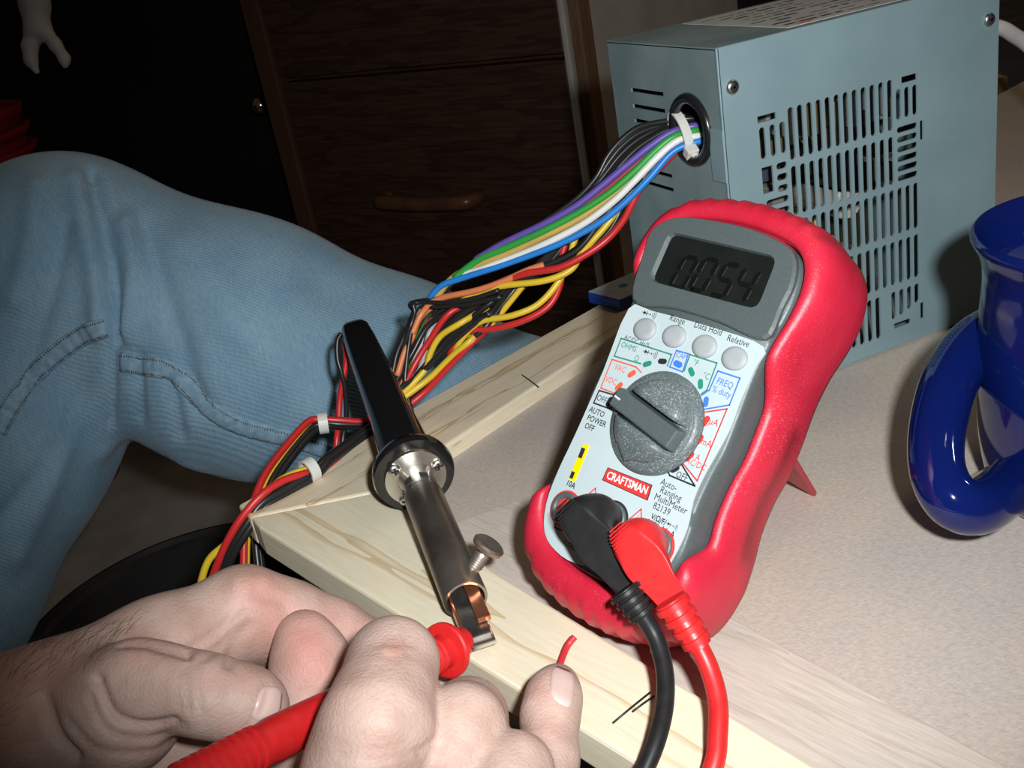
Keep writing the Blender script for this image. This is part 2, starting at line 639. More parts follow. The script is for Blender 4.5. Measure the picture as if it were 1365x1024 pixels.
def cchild(mb, name, m, bev=0.002):
    mb.v = [(x, y, z - FLOOR) for x, y, z in mb.v]
    o = mb.build(name, m, cab)
    bevel(o, bev)
    return o


ztop = 0.62
cchild(MB().box((sl + 0.001, 0.021, FLOOR + 0.05), (sr - 0.001, 0.45, ztop)), 'carcass', m_cab)
cchild(MB().box((ss, -0.006, FLOOR), (sl - 0.002, 0.46, ztop)), 'side_panel', m_cabe)
sw, _ = cz(757, 40)
cchild(MB().box((sr + 0.001, -0.004, FLOOR), (sw, 0.46, ztop)), 'edge_strip', m_pale)
sw2, _ = cz(772, 40)
cchild(MB().box((sw + 0.0005, 0.004, FLOOR), (sw2, 0.030, ztop)), 'side_panel', wood('oak_side', (0.20, 0.11, 0.06), (0.13, 0.07, 0.035), 22, stretch=(12, 12, 1), lines=0.0))
dr1 = cchild(MB().box((sl, 0, zg + 0.003), (sr, 0.02, zg + 0.27)), 'drawer_front', m_cab)
dr2 = cchild(MB().box((sl, 0, zg - 0.34), (sr, 0.02, zg - 0.003)), 'drawer_front', m_cab)
dr3 = cchild(MB().box((sl, 0, FLOOR + 0.06), (sr, 0.02, zg - 0.346)), 'drawer_front', m_cab)
h0, hz = cz(521, 268); h1, hz1 = cz(638, 255)
hz = (hz + hz1) / 2
hp = crom([(h0, -0.002, hz), (h0, -0.016, hz), (h0 + 0.012, -0.026, hz), (0.5 * (h0 + h1), -0.028, hz - 0.001), (h1 - 0.012, -0.026, hz), (h1, -0.016, hz), (h1, -0.002, hz)], 6)
hb = MB().tube(hp, 0.0095, 12)
hb.v = [(x, y, z - FLOOR) for x, y, z in hb.v]
hd = hb.build('handle', mat('varnished_handle', (0.10, 0.040, 0.022), (0.14, 0.06, 0.032), 40, 0.32), cab, True)
hd.parent = dr2

# black door left of the cabinet with a small bright knob
door = MB().box((ss - 1.6, 0.10, 0), (ss - 0.004, 0.14, 1.4 - FLOOR)).build('door_1', m_black)
door.matrix_world = MC @ Matrix.Translation((0, 0, FLOOR))
structure(door, 'unlit black door beside the dark cabinet')
kx, kz = cz(318, 150)
kb = MB().lathe([(0, 0.004), (0.05, 0.004), (0.052, 0.010), (0.058, 0.013), (0.066, 0.011), (0.070, 0.004)], (kx, 0.10, kz - FLOOR), (0, -1, 0), 16)
kb.build('door_knob', mat('brass', (0.7, 0.5, 0.35), None, 30, 0.15, 1.0), door, True)

# grey wall end and brown upright seen between cabinet and power supply
def upright(name, px0, px1, depth, pyt, z1, m, thick=0.04):
    a = P(px0, pyt, depth); b = P(px1, pyt, depth)
    n = nrm(np.cross([0, 0, 1], b - a)); n[2] = 0
    if n @ R[2] < 0:
        n = -n
    q = [a, b, b + n * thick, a + n * thick]
    return MB().prism([(p[0], p[1]) for p in q], FLOOR, z1).build(name, m)


zb = P(815, 92, 1.25)[2]
o = upright('oak_upright', 806, 838, 1.25, 92, zb, wood('oak_upright_wood', (0.22, 0.12, 0.06), (0.14, 0.075, 0.036), 20, stretch=(12, 12, 1), lines=0.0))
tag(o, 'short brown oak upright standing behind the power supply', 'furniture panel')
o = upright('wall_side', 799, 900, 1.32, 60, 0.9, mat('grey_wall', (0.30, 0.28, 0.27), (0.34, 0.32, 0.31), 6, 0.9))
structure(o, 'grey wall end behind the power supply')

# right background
o = upright('chair_leg', 1330, 1341, 1.05, 180, P(1335, 96, 1.05)[2], wood('yellow_beech', (0.50, 0.33, 0.12), (0.40, 0.25, 0.08), 20, stretch=(12, 12, 1)), 0.02)
tag(o, 'yellowish wooden chair leg standing behind the power supply', 'chair leg')
a = P(1342, 120, 1.25); b = P(1420, 170, 1.25)
o = MB().box((a[0], a[1], FLOOR), (a[0] + 0.35, a[1] + 0.3, a[2])).build('storage_box', mat('slate_box', (0.05, 0.06, 0.075), (0.07, 0.08, 0.09), 12, 0.7))
tag(o, 'dark slate storage box in the gloom beyond the bench', 'box'); bevel(o, 0.005)
pc = crom([P(1290, 30, 0.60), P(1330, 36, 0.595), P(1350, 46, 0.59), P(1380, 70, 0.58), P(1430, 140, 0.57)], 6)
tag(MB().tube(pc, 0.0042, 10).build('white_cord', mat('white_plastic_cord', (0.62, 0.60, 0.58), None, 20, 0.5), None, True), 'thick white cord leaving the back of the power supply', 'cord')

# stacked red buckets
m_redb = mat('red_bucket', (0.24, 0.014, 0.010), (0.28, 0.018, 0.012), 10, 0.45)
bc = P(-128, 215, 1.30)
for k in range(3):
    top = P(-128, 168, 1.30)[2] - 0.024 * k
    r = 0.150
    prof = [(FLOOR, 0.115), (top - 0.02, r - 0.006), (top - 0.012, r), (top, r + 0.003), (top + 0.002, r - 0.001), (top - 0.004, r - 0.006), (FLOOR + 0.012, 0.111)]
    if k:
        prof = [(FLOOR + 0.02, 0.118 + 0.002 * k), (top - 0.014, r - 0.005), (top - 0.010, r), (top - 0.001, r + 0.003 + 0.002 * k), (top, r - 0.003), (top - 0.008, r - 0.004), (FLOOR + 0.03, 0.1172 + 0.002 * k)]
    o = MB().lathe([(z - FLOOR, rr) for z, rr in prof], (bc[0], bc[1], FLOOR), (0, 0, 1), 48).build('bucket', m_redb, None, True)
    tag(o, ['red plastic bucket, innermost of the nested stack', 'red plastic bucket in the middle of the nested stack', 'red plastic bucket, outermost of the nested stack'][k], 'bucket', 'nested red buckets')

# pale forked grabber hanging in front of the black door
gr = chain([(36, -60, 1.12, 19), (46, 5, 1.12, 18), (50, 38, 1.12, 17)], 0.01)
g1 = chain([(46, 40, 1.12, 12), (40, 62, 1.12, 10), (41, 80, 1.12, 8), (49, 96, 1.12, 4)], 0.006)
g2 = chain([(58, 38, 1.12, 10), (74, 60, 1.12, 8), (86, 78, 1.12, 7), (87, 88, 1.12, 4)], 0.006)
v, f = solid([(0.004, gr), (0.006, g1), (0.006, g2)], 0.0022)
tag(obj('grabber', np_smooth(v, f, 1), f, mat('pale_grey_plastic', (0.40, 0.41, 0.43), (0.46, 0.47, 0.48), 30, 0.6), None, True), 'pale grey two-pronged grabber hanging in the dark above the buckets', 'grabber')

# round black tub on the floor
TZ = -0.30
tcn = G(258, 822, TZ)
rt = np.linalg.norm(G(55, 822, TZ) - tcn)
H = TZ - FLOOR
prof = [(0, rt * 0.80), (H - 0.03, rt * 0.95), (H - 0.022, rt), (H - 0.006, rt * 1.0), (H, rt * 0.985), (H + 0.001, rt * 0.955), (H - 0.008, rt * 0.94), (H - 0.008, rt * 0.92), (H - 0.001, rt * 0.905),
        (H - 0.004, rt * 0.87), (H - 0.03, rt * 0.84), (0.012, rt * 0.74), (0.012, 0.01)]
o = MB().lathe(prof, (tcn[0], tcn[1], FLOOR), (0, 0, 1), 72).build('tub', mat('black_rubber', (0.022, 0.021, 0.021), (0.034, 0.033, 0.033), 20, 0.38), None)
autosmooth(o, 40)
tag(o, 'round black rubber tub with a double rim on the floor', 'tub')

# ================================================================== POWER SUPPLY
m_steel = mat('galvanised_steel', (0.245, 0.360, 0.395), (0.285, 0.405, 0.440), 26, 0.62, 0.35, bump=0.05, bscale=300)
m_steel2 = mat('galvanised_steel_side', (0.24, 0.33, 0.345), (0.34, 0.43, 0.44), 32, 0.5, 0.45, bump=0.06, bscale=200, detail=5)
m_dark = mat('dark_inside', (0.02, 0.02, 0.02), (0.05, 0.05, 0.045), 60, 0.8)
m_screw = mat('screw_steel', (0.55, 0.56, 0.56), None, 60, 0.3, 1.0)
m_slot = mat('screw_recess', (0.02, 0.02, 0.02), None, 60, 0.6)
LX, LY, LZ = 0.14, 0.086, 0.15
psu = empty('power_supply', (0, 0, 0), 'grey steel computer power supply with slotted vents and a multicoloured wire harness', 'power supply')


def plate(name, u0, u1, w0, w1, holes, to3, m, parent, thick=0.0009, nvec=None):
    us = sorted({u0, u1, *[h[0] for h in holes], *[h[1] for h in holes]})
    ws = sorted({w0, w1, *[h[2] for h in holes], *[h[3] for h in holes]})
    idx = {}; verts = []; faces = []

    def vi(u, w):
        k = (round(u, 7), round(w, 7))
        if k not in idx:
            idx[k] = len(verts); verts.append(to3(u, w))
        return idx[k]
    for i in range(len(us) - 1):
        for j in range(len(ws) - 1):
            cu, cw = (us[i] + us[i + 1]) / 2, (ws[j] + ws[j + 1]) / 2
            if any(h[0] < cu < h[1] and h[2] < cw < h[3] for h in holes):
                continue
            faces.append((vi(us[i], ws[j]), vi(us[i + 1], ws[j]), vi(us[i + 1], ws[j + 1]), vi(us[i], ws[j + 1])))
    for h in holes:
        if len(h) < 5:
            continue
        r = min(h[1] - h[0], h[3] - h[2]) / 2 if h[4] is True else h[4]
        for sx in (0, 1):
            for sz in (0, 1):
                cx = h[sx]; cz_ = h[2 + sz]
                ox = cx + (r if sx == 0 else -r); oz = cz_ + (r if sz == 0 else -r)
                ids = [vi(cx, cz_)]
                ring = []
                for t in np.linspace(0, math.pi / 2, 5):
                    ring.append((ox + (cx - ox) * math.cos(t), oz + (cz_ - oz) * math.sin(t)))
                if (sx + sz) % 2 == 1:
                    ring = ring[::-1]
                ids += [len(verts) + q for q in range(5)]
                verts.extend(to3(*q) for q in ring)
                faces.append(tuple(ids))
    me = bpy.data.meshes.new(name)
    me.from_pydata([tuple(map(float, q)) for q in verts], [], faces)
    # point every face the same way
    nv = Vector(nvec)
    me.update()
    bm = bmesh.new(); bm.from_mesh(me)
    bm.normal_update()
    for fc in bm.faces:
        if fc.normal.dot(nv) < 0:
            fc.normal_flip()
    bm.to_mesh(me); bm.free()
    me.materials.append(m)
    o = bpy.data.objects.new(name, me); COL.objects.link(o); o.parent = parent
    md = o.modifiers.new('solidify', 'SOLIDIFY'); md.thickness = thick; md.offset = -1
    return o


mm = 0.001
holes = []
wv = 1.38
main = [31.3 + 4.53 * i for i in range(12)]
left3 = [17.3, 22.2, 27.0]
right3 = [85.6, 90.0, 94.3]
vs = lambda x, a, b: holes.append(((x - wv) * mm, (x + wv) * mm, a * mm, b * mm, True))
for x in main:
    vs(x, 100, 121); vs(x, 76.8, 97.4)
for x in left3 + right3:
    vs(x, 103.7, 116.3)
for x in left3 + main + right3:
    vs(x, 53.9, 74.5); vs(x, 31, 51.2)
for x in main[:10] + left3:
    vs(x, 8, 28)
for x, b in ((76.6 + 4.5, 14.7), (85.6, 15.6), (90.0, 17.0), (94.3, 18.8)):
    vs(x, b, 28)
for i in range(6):
    z = 99.3 - 4.15 * i
    holes.append((84.5 * mm, 95.5 * mm, (z - 1.25) * mm, (z + 1.25) * mm, True))
for i in range(3):
    z = 99.0 - 4.6 * i
    holes.append((23 * mm, 28.2 * mm, (z - 1.35) * mm, (z + 1.35) * mm, True))
for i in range(2):
    z = 85.2 - 4.6 * i
    holes.append((17 * mm, 28.2 * mm, (z - 1.35) * mm, (z + 1.35) * mm, True))
holes += [(15.9 * mm, 21.2 * mm, 89.6 * mm, 100.3 * mm), (15.6 * mm, 24.4 * mm, 118.2 * mm, 120.8 * mm), (87.3 * mm, 95.5 * mm, 118.2 * mm, 120.8 * mm),
          (96.9 * mm, 98.8 * mm, 92.4 * mm, 100.6 * mm), (96.3 * mm, 98.4 * mm, 10.2 * mm, 18.0 * mm), (81.0 * mm, 90.5 * mm, 10.0 * mm, 12.5 * mm)]
cover = plate('vented_cover', 0, LX, 0.0012, LZ, holes, lambda u, w: (u, 0, w), m_steel, psu, nvec=(0, -1, 0))
# folded flange of the cover over the wire side
fm = MB()
fm.box((-0.0006, 0.0, 0.001), (0.0006, 0.0012, LZ))
fm.box((-0.0008, 0.0002, 0.098), (0.0008, 0.010, 0.119))
fo = fm.build('cover_flange', m_steel, psu); bevel(fo, 0.0003)
# wire side
gy, gz, gr_ = 0.0235, 0.1168, 0.0128
lh = []
for z in (129.6, 122.6, 116.2, 94.6, 88.5):
    lh.append((0.0425, 0.0695, (z - 0.9) * mm, (z + 0.9) * mm))
lh.append((gy - gr_, gy + gr_, gz - gr_, gz + gr_, gr_ * 0.999))
plate('wire_panel', 0.0012, LY, 0.0012, LZ - 0.0006, lh, lambda u, w: (0.0, u, w), m_steel2, psu, nvec=(-1, 0, 0))
sh = MB()
sh.box((0.0, 0.0014, LZ - 0.001), (LX, LY, LZ))
sh.box((0.0014, 0.0014, 0.0), (LX, LY, 0.001))
sh.box((LX - 0.001, 0.0014, 0.001), (LX, LY, LZ - 0.001))
sh.box((0.0014, LY - 0.001, 0.001), (LX - 0.001, LY, LZ - 0.001))
o = sh.build('case_shell', m_steel2, psu)
# things inside that the slots let one glimpse
m_pcb = mat('circuit_board', (0.03, 0.026, 0.014), (0.06, 0.05, 0.025), 90, 0.7)
MB().box((0.006, LY - 0.012, 0.006), (LX - 0.006, LY - 0.010, LZ - 0.006)).build('circuit_board', m_pcb, psu)
m_alu = mat('aluminium_fin', (0.45, 0.45, 0.45), None, 40, 0.5, 0.6)
hs = MB()
for i in range(7):
    hs.box((0.034 + 0.011 * i, 0.020, 0.100), (0.0365 + 0.011 * i, LY - 0.013, 0.116))
hs.box((0.03, 0.030, 0.097), (0.108, LY - 0.013, 0.100))
hs.build('heat_sink', m_alu, psu)
for (x, z, r, h, c) in ((0.045, 0.070, 0.010, 0.035, (0.06, 0.10, 0.2)), (0.075, 0.085, 0.008, 0.03, (0.05, 0.05, 0.06)), (0.070, 0.040, 0.011, 0.04, (0.55, 0.45, 0.18)), (0.030, 0.092, 0.006, 0.05, (0.55, 0.5, 0.42)), (0.02, 0.11, 0.006, 0.045, (0.5, 0.48, 0.45)), (0.052, 0.022, 0.009, 0.03, (0.08, 0.08, 0.09)), (0.09, 0.06, 0.008, 0.035, (0.5, 0.46, 0.4))):
    MB().lathe([(0, r), (h, r), (h + 0.001, r * 0.9)], (x, LY - 0.012, z), (0, -1, 0), 14).build('capacitor', mat('cap_%.2f_%.2f' % (x, z), c, None, 30, 0.5), psu, False)
MB().box((0.04, 0.03, 0.045), (0.066, LY - 0.012, 0.060)).build('transformer', mat('transformer_tape', (0.5, 0.42, 0.12), (0.56, 0.47, 0.16), 60, 0.6), psu)

for i in range(34):
    x = rnd.uniform(0.02, 0.095); z = rnd.uniform(0.086, 0.112) if i < 20 else rnd.uniform(0.01, 0.08)
    y = rnd.uniform(0.010, 0.026); w = rnd.uniform(0.002, 0.005); hh = rnd.uniform(0.003, 0.008)
    c = rnd.choice([(0.26, 0.22, 0.20), (0.20, 0.18, 0.12), (0.10, 0.07, 0.03), (0.03, 0.04, 0.06), (0.16, 0.15, 0.14), (0.02, 0.02, 0.02)])
    MB().box((x - w, y, z - hh), (x + w, y + 0.03, z + hh)).build('component', mat('component_%d' % int(c[0] * 100), c, None, 60, 0.6), psu)


def screw_head(parent, c, n, r, name='screw', mm_=None):
    n = nrm(n); c = np.asarray(c, float)
    o = MB().lathe([(-0.0005, r), (0.0004, r), (0.0012, r * 0.75), (0.0014, r * 0.3)], c, n, 20).build(name, mm_ or m_screw, parent, True)
    up = np.array([0, 0, 1.0]) if abs(n[2]) < 0.8 else np.array([1.0, 0, 0])
    a = nrm(np.cross(n, up)); b = np.cross(n, a)
    Mx = Matrix(((a[0], b[0], n[0], c[0]), (a[1], b[1], n[1], c[1]), (a[2], b[2], n[2], c[2]), (0, 0, 0, 1)))
    x = MB().box((-r * 0.62, -r * 0.16, 0.0004), (r * 0.62, r * 0.16, 0.00155), Mx).box((-r * 0.16, -r * 0.62, 0.0004), (r * 0.16, r * 0.62, 0.00155), Mx)
    x.build('cross_recess', m_slot, o)
    return o


def ring_recess(parent, c, n, r):
    MB().lathe([(0.0, r * 1.28), (0.0003, r * 1.25), (0.0003, r * 0.95), (0.0, r * 0.9)], c, n, 20).build('screw_dimple', m_slot, parent, True)


for x in (0.0051, 0.1343):
    c = np.array([x, -0.0002, 0.1346])
    screw_head(psu, c, (0, -1, 0), 0.0029)
# rating label on top
lab = MB().box((0.037, 0.0062, LZ), (0.128, 0.082, LZ + 0.00015)).build('rating_label', mat('label_paper', (0.50, 0.49, 0.47), (0.56, 0.55, 0.53), 60, 0.6), psu)
pm = MB()
for j in range(9):
    y = 0.012 + j * 0.0075
    x = 0.041
    while x < 0.122:
        w = rnd.uniform(0.003, 0.010)
        if rnd.random() < 0.72:
            pm.box((x, y, LZ + 0.0001), (min(x + w, 0.124), y + rnd.choice((0.0012, 0.0018, 0.0028)), LZ + 0.00022))
        x += w + 0.0018
pm.build('printed_marks', mat('label_ink', (0.06, 0.055, 0.06), None, 30, 0.7), lab)
MB().box((0.044, 0.0085, LZ + 0.0001), (0.052, 0.0105, LZ + 0.00024)).build('printed_marks', mat('label_red_ink', (0.45, 0.08, 0.05), None, 30, 0.7), lab)
# rubber grommet in the wire hole
gt = [np.array([0.0, gy + gr_ * math.cos(t), gz + gr_ * math.sin(t)]) for t in np.linspace(0, 2 * math.pi, 32, endpoint=False)]
MB().tube(gt, 0.0023, 10, closed=True).build('grommet', mat('black_gloss_rubber', (0.012, 0.012, 0.013), None, 20, 0.25), psu, True)

# ------------------------------------------------------------------ wire harness (pictures traced, depth from case, rail and bench)
DX = [(270, 0.440), (320, 0.428), (415, 0.440), (430, 0.452), (480, 0.470), (560, 0.482), (600, 0.476), (700, 0.462), (800, 0.450), (880, 0.440), (925, 0.436), (960, 0.440)]


def dep(x):
    return float(np.interp(x, [a for a, _ in DX], [b for _, b in DX]))


WC = {'black': (0.016, 0.016, 0.017), 'red': (0.52, 0.022, 0.022), 'yellow': (0.68, 0.47, 0.03), 'blue': (0.02, 0.21, 0.62), 'white': (0.74, 0.72, 0.68), 'green': (0.03, 0.30, 0.045),
      'tan': (0.52, 0.34, 0.09), 'purple': (0.12, 0.075, 0.36), 'orange': (0.66, 0.20, 0.075), 'grey': (0.4, 0.4, 0.42), 'darkred': (0.30, 0.03, 0.035)}
for k, c in WC.items():
    mat('wire_' + k, c, None, 60, 0.34 if k == 'black' else 0.38)
z7 = lambda q: (500 + q[0] / 2.843, 100 + q[1] / 2.843)
z4 = lambda q: (260 + q[0] / 2.561, 380 + q[1] / 2.561)


def wire(col, pts, off=0.0, r=0.00125, conv=None, depths=None, offs=None, parent=None):
    q = []
    for i, p in enumerate(pts):
        x, y = conv(p) if conv else p[:2]
        d = (depths[i] if depths else dep(x)) + (offs[i] if offs else off)
        q.append(P(x, y, d))
    o = MB().tube(crom(q, 7), r, 8).build('wire', MATS['wire_' + col], parent or psu, True)
    o['label'] = {'darkred': 'dark red', 'tan': 'mustard'}.get(col, col) + ' insulated wire'
    return o


GR = (1245, 235)
inn = lambda: (1290 + rnd.uniform(-20, 20), 205 + rnd.uniform(-18, 30))
low = [(205, 850), (150, 960), (115, 1024)]
# flat colourful run from the grommet to the bend
wire('blue', [(1290, 240), (1225, 252), (1130, 290), (1040, 390), (950, 480), (850, 560), (700, 640), (500, 715), (330, 770), (250, 800), (205, 855), (195, 920), (170, 1000), (120, 1090)], -0.004, 0.0015, z7, offs=[-.004] * 10 + [-.002, .004, .008, .01])
wire('white', [(1290, 225), (1215, 232), (1150, 247), (1080, 302), (980, 405), (900, 482), (780, 570), (600, 660), (420, 730), (310, 768), (240, 830), (225, 920), (190, 1010), (140, 1100)], -0.0035, 0.0016, z7, offs=[-.0035] * 9 + [-.002, .003, .007, .008, .01])
wire('tan', [(1290, 215), (1210, 232), (1130, 250), (1060, 305), (960, 400), (880, 468), (780, 540), (650, 608), (500, 678), (380, 722), (290, 772), (230, 850)], -0.002, 0.0015, z7)
wire('green', [(1290, 205), (1205, 213), (1130, 235), (1060, 290), (980, 368), (880, 452), (760, 528), (620, 600), (480, 662), (390, 702), (300, 770)], -0.0035, 0.0016, z7)
wire('darkred', [(1290, 200), (1205, 206), (1130, 226), (1055, 282), (960, 362), (870, 438), (750, 520), (620, 590), (500, 645), (380, 705)], -0.0015, 0.0012, z7)
wire('purple', [(1290, 190), (1210, 194), (1130, 215), (1050, 265), (950, 345), (860, 420), (760, 498), (640, 565), (500, 632), (380, 700)], -0.003, 0.0016, z7)
for i in range(11):
    t = i / 10.0
    j = rnd.uniform(-6, 6)
    wire('black', [(1290, 170 + 20 * t), (1195, 165 + 22 * t), (1100, 172 + 36 * t + j), (1000, 198 + 75 * t), (930, 245 + 92 * t + j), (880, 310 + 92 * t), (835, 392 + 44 * t), (750, 480 + 14 * t), (600, 574 + 10 * t + j), (450, 650 + 8 * t), (345, 735 + 12 * t), (280, 800), (220 + 20 * t, 870), (170 + 40 * t, 960)], 0.001 + 0.004 * (1 - abs(2 * t - 1)) * rnd.random(), 0.00125, z7)
wire('red', [(1190, 200), (1000, 250), (930, 315), (850, 395), (780, 462), (680, 545), (560, 620), (430, 700)], 0.004, 0.0013, z7)
# underside of the run, opening into loops
wire('red', [(1290, 250), (1180, 262), (1080, 350), (1010, 420), (975, 485), (940, 552), (880, 622), (800, 680), (700, 730), (560, 755), (440, 800), (330, 850), (280, 900)], 0.001, 0.0016, z7, offs=[.002, .002, .003, .003, .002, 0, -.003, -.005, -.006, -.005, -.002, 0, 0])
wire('black', [(1290, 245), (1180, 255), (1060, 345), (960, 450), (915, 545), (870, 610), (790, 672), (690, 712), (600, 740), (470, 800), (380, 870)], 0.003, 0.0013, z7)
wire('yellow', [(1280, 245), (1100, 300), (980, 430), (880, 565), (830, 622), (780, 680), (740, 740), (640, 780), (480, 800), (380, 830), (290, 880)], 0.002, 0.0015, z7, offs=[.003, .003, .003, .001, 0, 0, -.002, -.004, -.004, -.002, 0])
wire('yellow', [(960, 470), (800, 560), (755, 630), (738, 695), (698, 780), (620, 868), (520, 912), (400, 935), (330, 1000), (290, 1080)], 0.0, 0.0015, z7, offs=[.006, .006, .005, .004, .002, 0, -.003, -.004, -.003, -.002])
wire('red', [(900, 530), (760, 590), (715, 660), (706, 730), (700, 800), (655, 878), (560, 932), (450, 962), (340, 978), (280, 1060)], 0.001, 0.0015, z7, offs=[.007, .007, .006, .005, .003, .001, -.001, -.002, -.003, -.002])
wire('yellow', [(560, 800), (520, 850), (470, 910), (420, 960), (330, 1010)], 0.003, 0.0014, z7)
wire('orange', [(640, 720), (575, 742), (480, 785), (380, 818), (240, 850), (180, 900), (140, 980)], -0.0045, 0.0015, z7)
for i in range(7):
    t = i / 6.0
    wire('black', [(1010, 385 + 10 * t), (925, 470 + 6 * t), (850, 560 + 10 * t), (760, 668 - 10 * t), (600, 742 + 14 * t), (480, 800 + 20 * t), (380, 850 + 30 * t), (300, 900 + 40 * t), (240 + 30 * t, 960 + 40 * t), (200 + 60 * t, 1040)], -0.001 + 0.0012 * i, 0.0014, z7)
# loop end sticking out to the left
wire('black', [(470, 815), (380, 845), (280, 862), (170, 862), (146, 872), (150, 900), (135, 950), (115, 1010), (100, 1090), (95, 1180), (120, 1280)], -0.006, 0.0011, z7, offs=[-.006] * 7 + [-.003, 0, .002, .004])
wire('black', [(480, 840), (360, 868), (250, 878), (185, 880), (160, 905), (140, 960), (128, 1020), (118, 1100), (115, 1180), (140, 1280)], -0.004, 0.0012, z7)
# twisted part falling to the rail and passing under the iron
seq = [('red', [(960, 60), (870, 95), (800, 190), (750, 272), (705, 355), (640, 430), (560, 490), (500, 540)], -0.004),
       ('yellow', [(1000, 75), (910, 128), (838, 175), (803, 235), (788, 285), (730, 350), (650, 425), (560, 480)], -0.0045),
       ('yellow', [(1000, 130), (940, 190), (880, 240), (800, 318), (715, 382), (650, 430), (580, 470)], -0.004),
       ('red', [(1010, 140), (945, 198), (862, 282), (792, 358), (728, 410), (650, 455), (600, 500)], -0.003),
       ('black', [(1010, 95), (980, 110), (850, 222), (765, 308), (705, 350), (620, 440)], -0.005),
       ('black', [(900, 40), (745, 62), (748, 92), (722, 160), (690, 232), (672, 310), (640, 400)], -0.001),
       ('black', [(960, 60), (900, 75), (800, 135), (742, 232), (690, 322), (620, 430)], -0.002),
       ('black', [(860, 80), (780, 150), (725, 250), (690, 330), (630, 430)], 0.0),
       ('black', [(1010, 60), (900, 150), (820, 235), (740, 330), (660, 420)], -0.001),
       ('black', [(930, 110), (850, 185), (770, 290), (700, 370), (620, 450)], 0.001),
       ('black', [(985, 150), (900, 215), (820, 300), (745, 370), (660, 440)], -0.002),
       ('grey', [(830, 120), (800, 165), (772, 278), (742, 325), (690, 390)], -0.001),
       ('green', [(840, 80), (790, 130), (745, 225), (715, 300), (690, 370)], 0.0),
       ('orange', [(850, 45), (772, 108), (742, 178), (715, 230), (690, 310)], -0.003),
       ('darkred', [(870, 75), (800, 125), (760, 200), (715, 280), (680, 360)], -0.001)]
for i, (c, pts, off) in enumerate(seq):
    pre = [(1400, -280 + 5 * (i % 5)), (1300, -190 + 6 * (i % 4)), (1190, -90 + 9 * (i % 5)), (1090, 0 + 8 * (i % 4))] if c == 'black' else []
    pts = pre + [q for q in pts if q[0] >= 610]
    k = len(pts)
    wire(c, pts, 0, 0.0015 if c in ('red', 'yellow') else 0.0014, z4, offs=[(0.006 if j < 4 else off) if pre else (0.005 if j == 0 else off) for j in range(k)])
# two branches tied and falling over the corner of the bench
up = [(640, 440), (590, 466), (500, 462), (432, 460), (385, 468), (300, 562), (240, 645), (202, 735), (172, 835), (166, 960), (166, 1100)]
upb = [(650, 440), (592, 472), (500, 475), (440, 472), (390, 495), (310, 592), (258, 675), (226, 770), (208, 870), (215, 960), (228, 1100)]
lo = [(660, 470), (600, 512), (520, 572), (440, 625), (392, 640), (300, 668), (222, 722), (152, 805), (102, 892), (62, 992), (20, 1100)]
lob = [(670, 430), (605, 482), (520, 540), (450, 590), (405, 635), (310, 695), (228, 745), (170, 825), (118, 912), (92, 992), (70, 1100)]
lo_d = [0.482, 0.474, 0.462, 0.448, 0.441, 0.4335, 0.4275, 0.425, 0.426, 0.43, 0.435]
up_d = [0.490, 0.492, 0.492, 0.490, 0.487, 0.474, 0.462, 0.452, 0.446, 0.444, 0.442]
sh2 = lambda L, dx, dy: [(x + dx, y + dy) for x, y in L]
wire('red', up, 0.0, 0.0017, z4, up_d)
wire('yellow', sh2(up, 9, 8), 0.002, 0.0016, z4, up_d)
wire('black', upb, 0.0, 0.0017, z4, up_d)
wire('black', sh2(upb, 12, 8), 0.001, 0.0017, z4, up_d)
wire('red', lo, -0.001, 0.0017, z4, lo_d)
wire('yellow', [(650, 450), (595, 492), (515, 556), (436, 606), (385, 627), (300, 662), (226, 728), (180, 800), (110, 880), (50, 935), (22, 1010), (10, 1100)], 0.001, 0.0016, z4, [0.482, 0.474, 0.462, 0.448, 0.441, 0.4335, 0.4285, 0.427, 0.427, 0.428, 0.43, 0.432])
wire('black', lob, 0.0, 0.0018, z4, lo_d)
wire('black', sh2(lob, 10, 14), 0.0005, 0.0018, z4, lo_d)
wire('black', [(500, 165), (486, 192), (486, 250), (500, 300), (512, 360), (516, 452), (505, 520), (500, 580)], 0.0, 0.0013, z4, [0.505, 0.505, 0.505, 0.505, 0.503, 0.498, 0.495, 0.495])
wire('red', [(512, 200), (516, 260), (504, 330), (494, 390), (490, 470), (484, 525), (480, 590)], 0.0, 0.0015, z4, [0.508, 0.507, 0.505, 0.502, 0.50, 0.497, 0.497])

# cable ties
m_tie = mat('nylon_tie', (0.62, 0.62, 0.58), None, 30, 0.4, sss=0.0)


def tie(c, t, ra, rb, w, head=None):
    t = nrm(t); a = nrm(R[2] - t * (R[2] @ t)); b = np.cross(t, a)
    rs = []
    for ang in np.linspace(0, 2 * math.pi, 28, endpoint=False):
        rr = a * ra * math.cos(ang) + b * rb * math.sin(ang)
        nn = nrm(rr)
        rs.append([c + rr + t * w, c + rr + nn * 0.0009 + t * w, c + rr + nn * 0.0009 - t * w, c + rr - t * w])
    o = MB().rings(rs, closed=True).build('cable_tie', m_tie, psu)
    if head is not None:
        hc = c + a * ra * math.cos(head) + b * rb * math.sin(head)
        nn = nrm(a * math.cos(head) + b * math.sin(head))
        ss = np.cross(t, nn)
        Mx = Matrix(((t[0], ss[0], nn[0], hc[0]), (t[1], ss[1], nn[1], hc[1]), (t[2], ss[2], nn[2], hc[2]), (0, 0, 0, 1)))
        h = MB().box((-0.0026, -0.0026, -0.0005), (0.0026, 0.0026, 0.0040), Mx).build('tie_head', m_tie, o); bevel(h, 0.0006)
        MB().box((-0.0012, -0.0012, 0.004), (0.0012, 0.0012, 0.0065), Mx).build('tie_tail', m_tie, o)
    return o


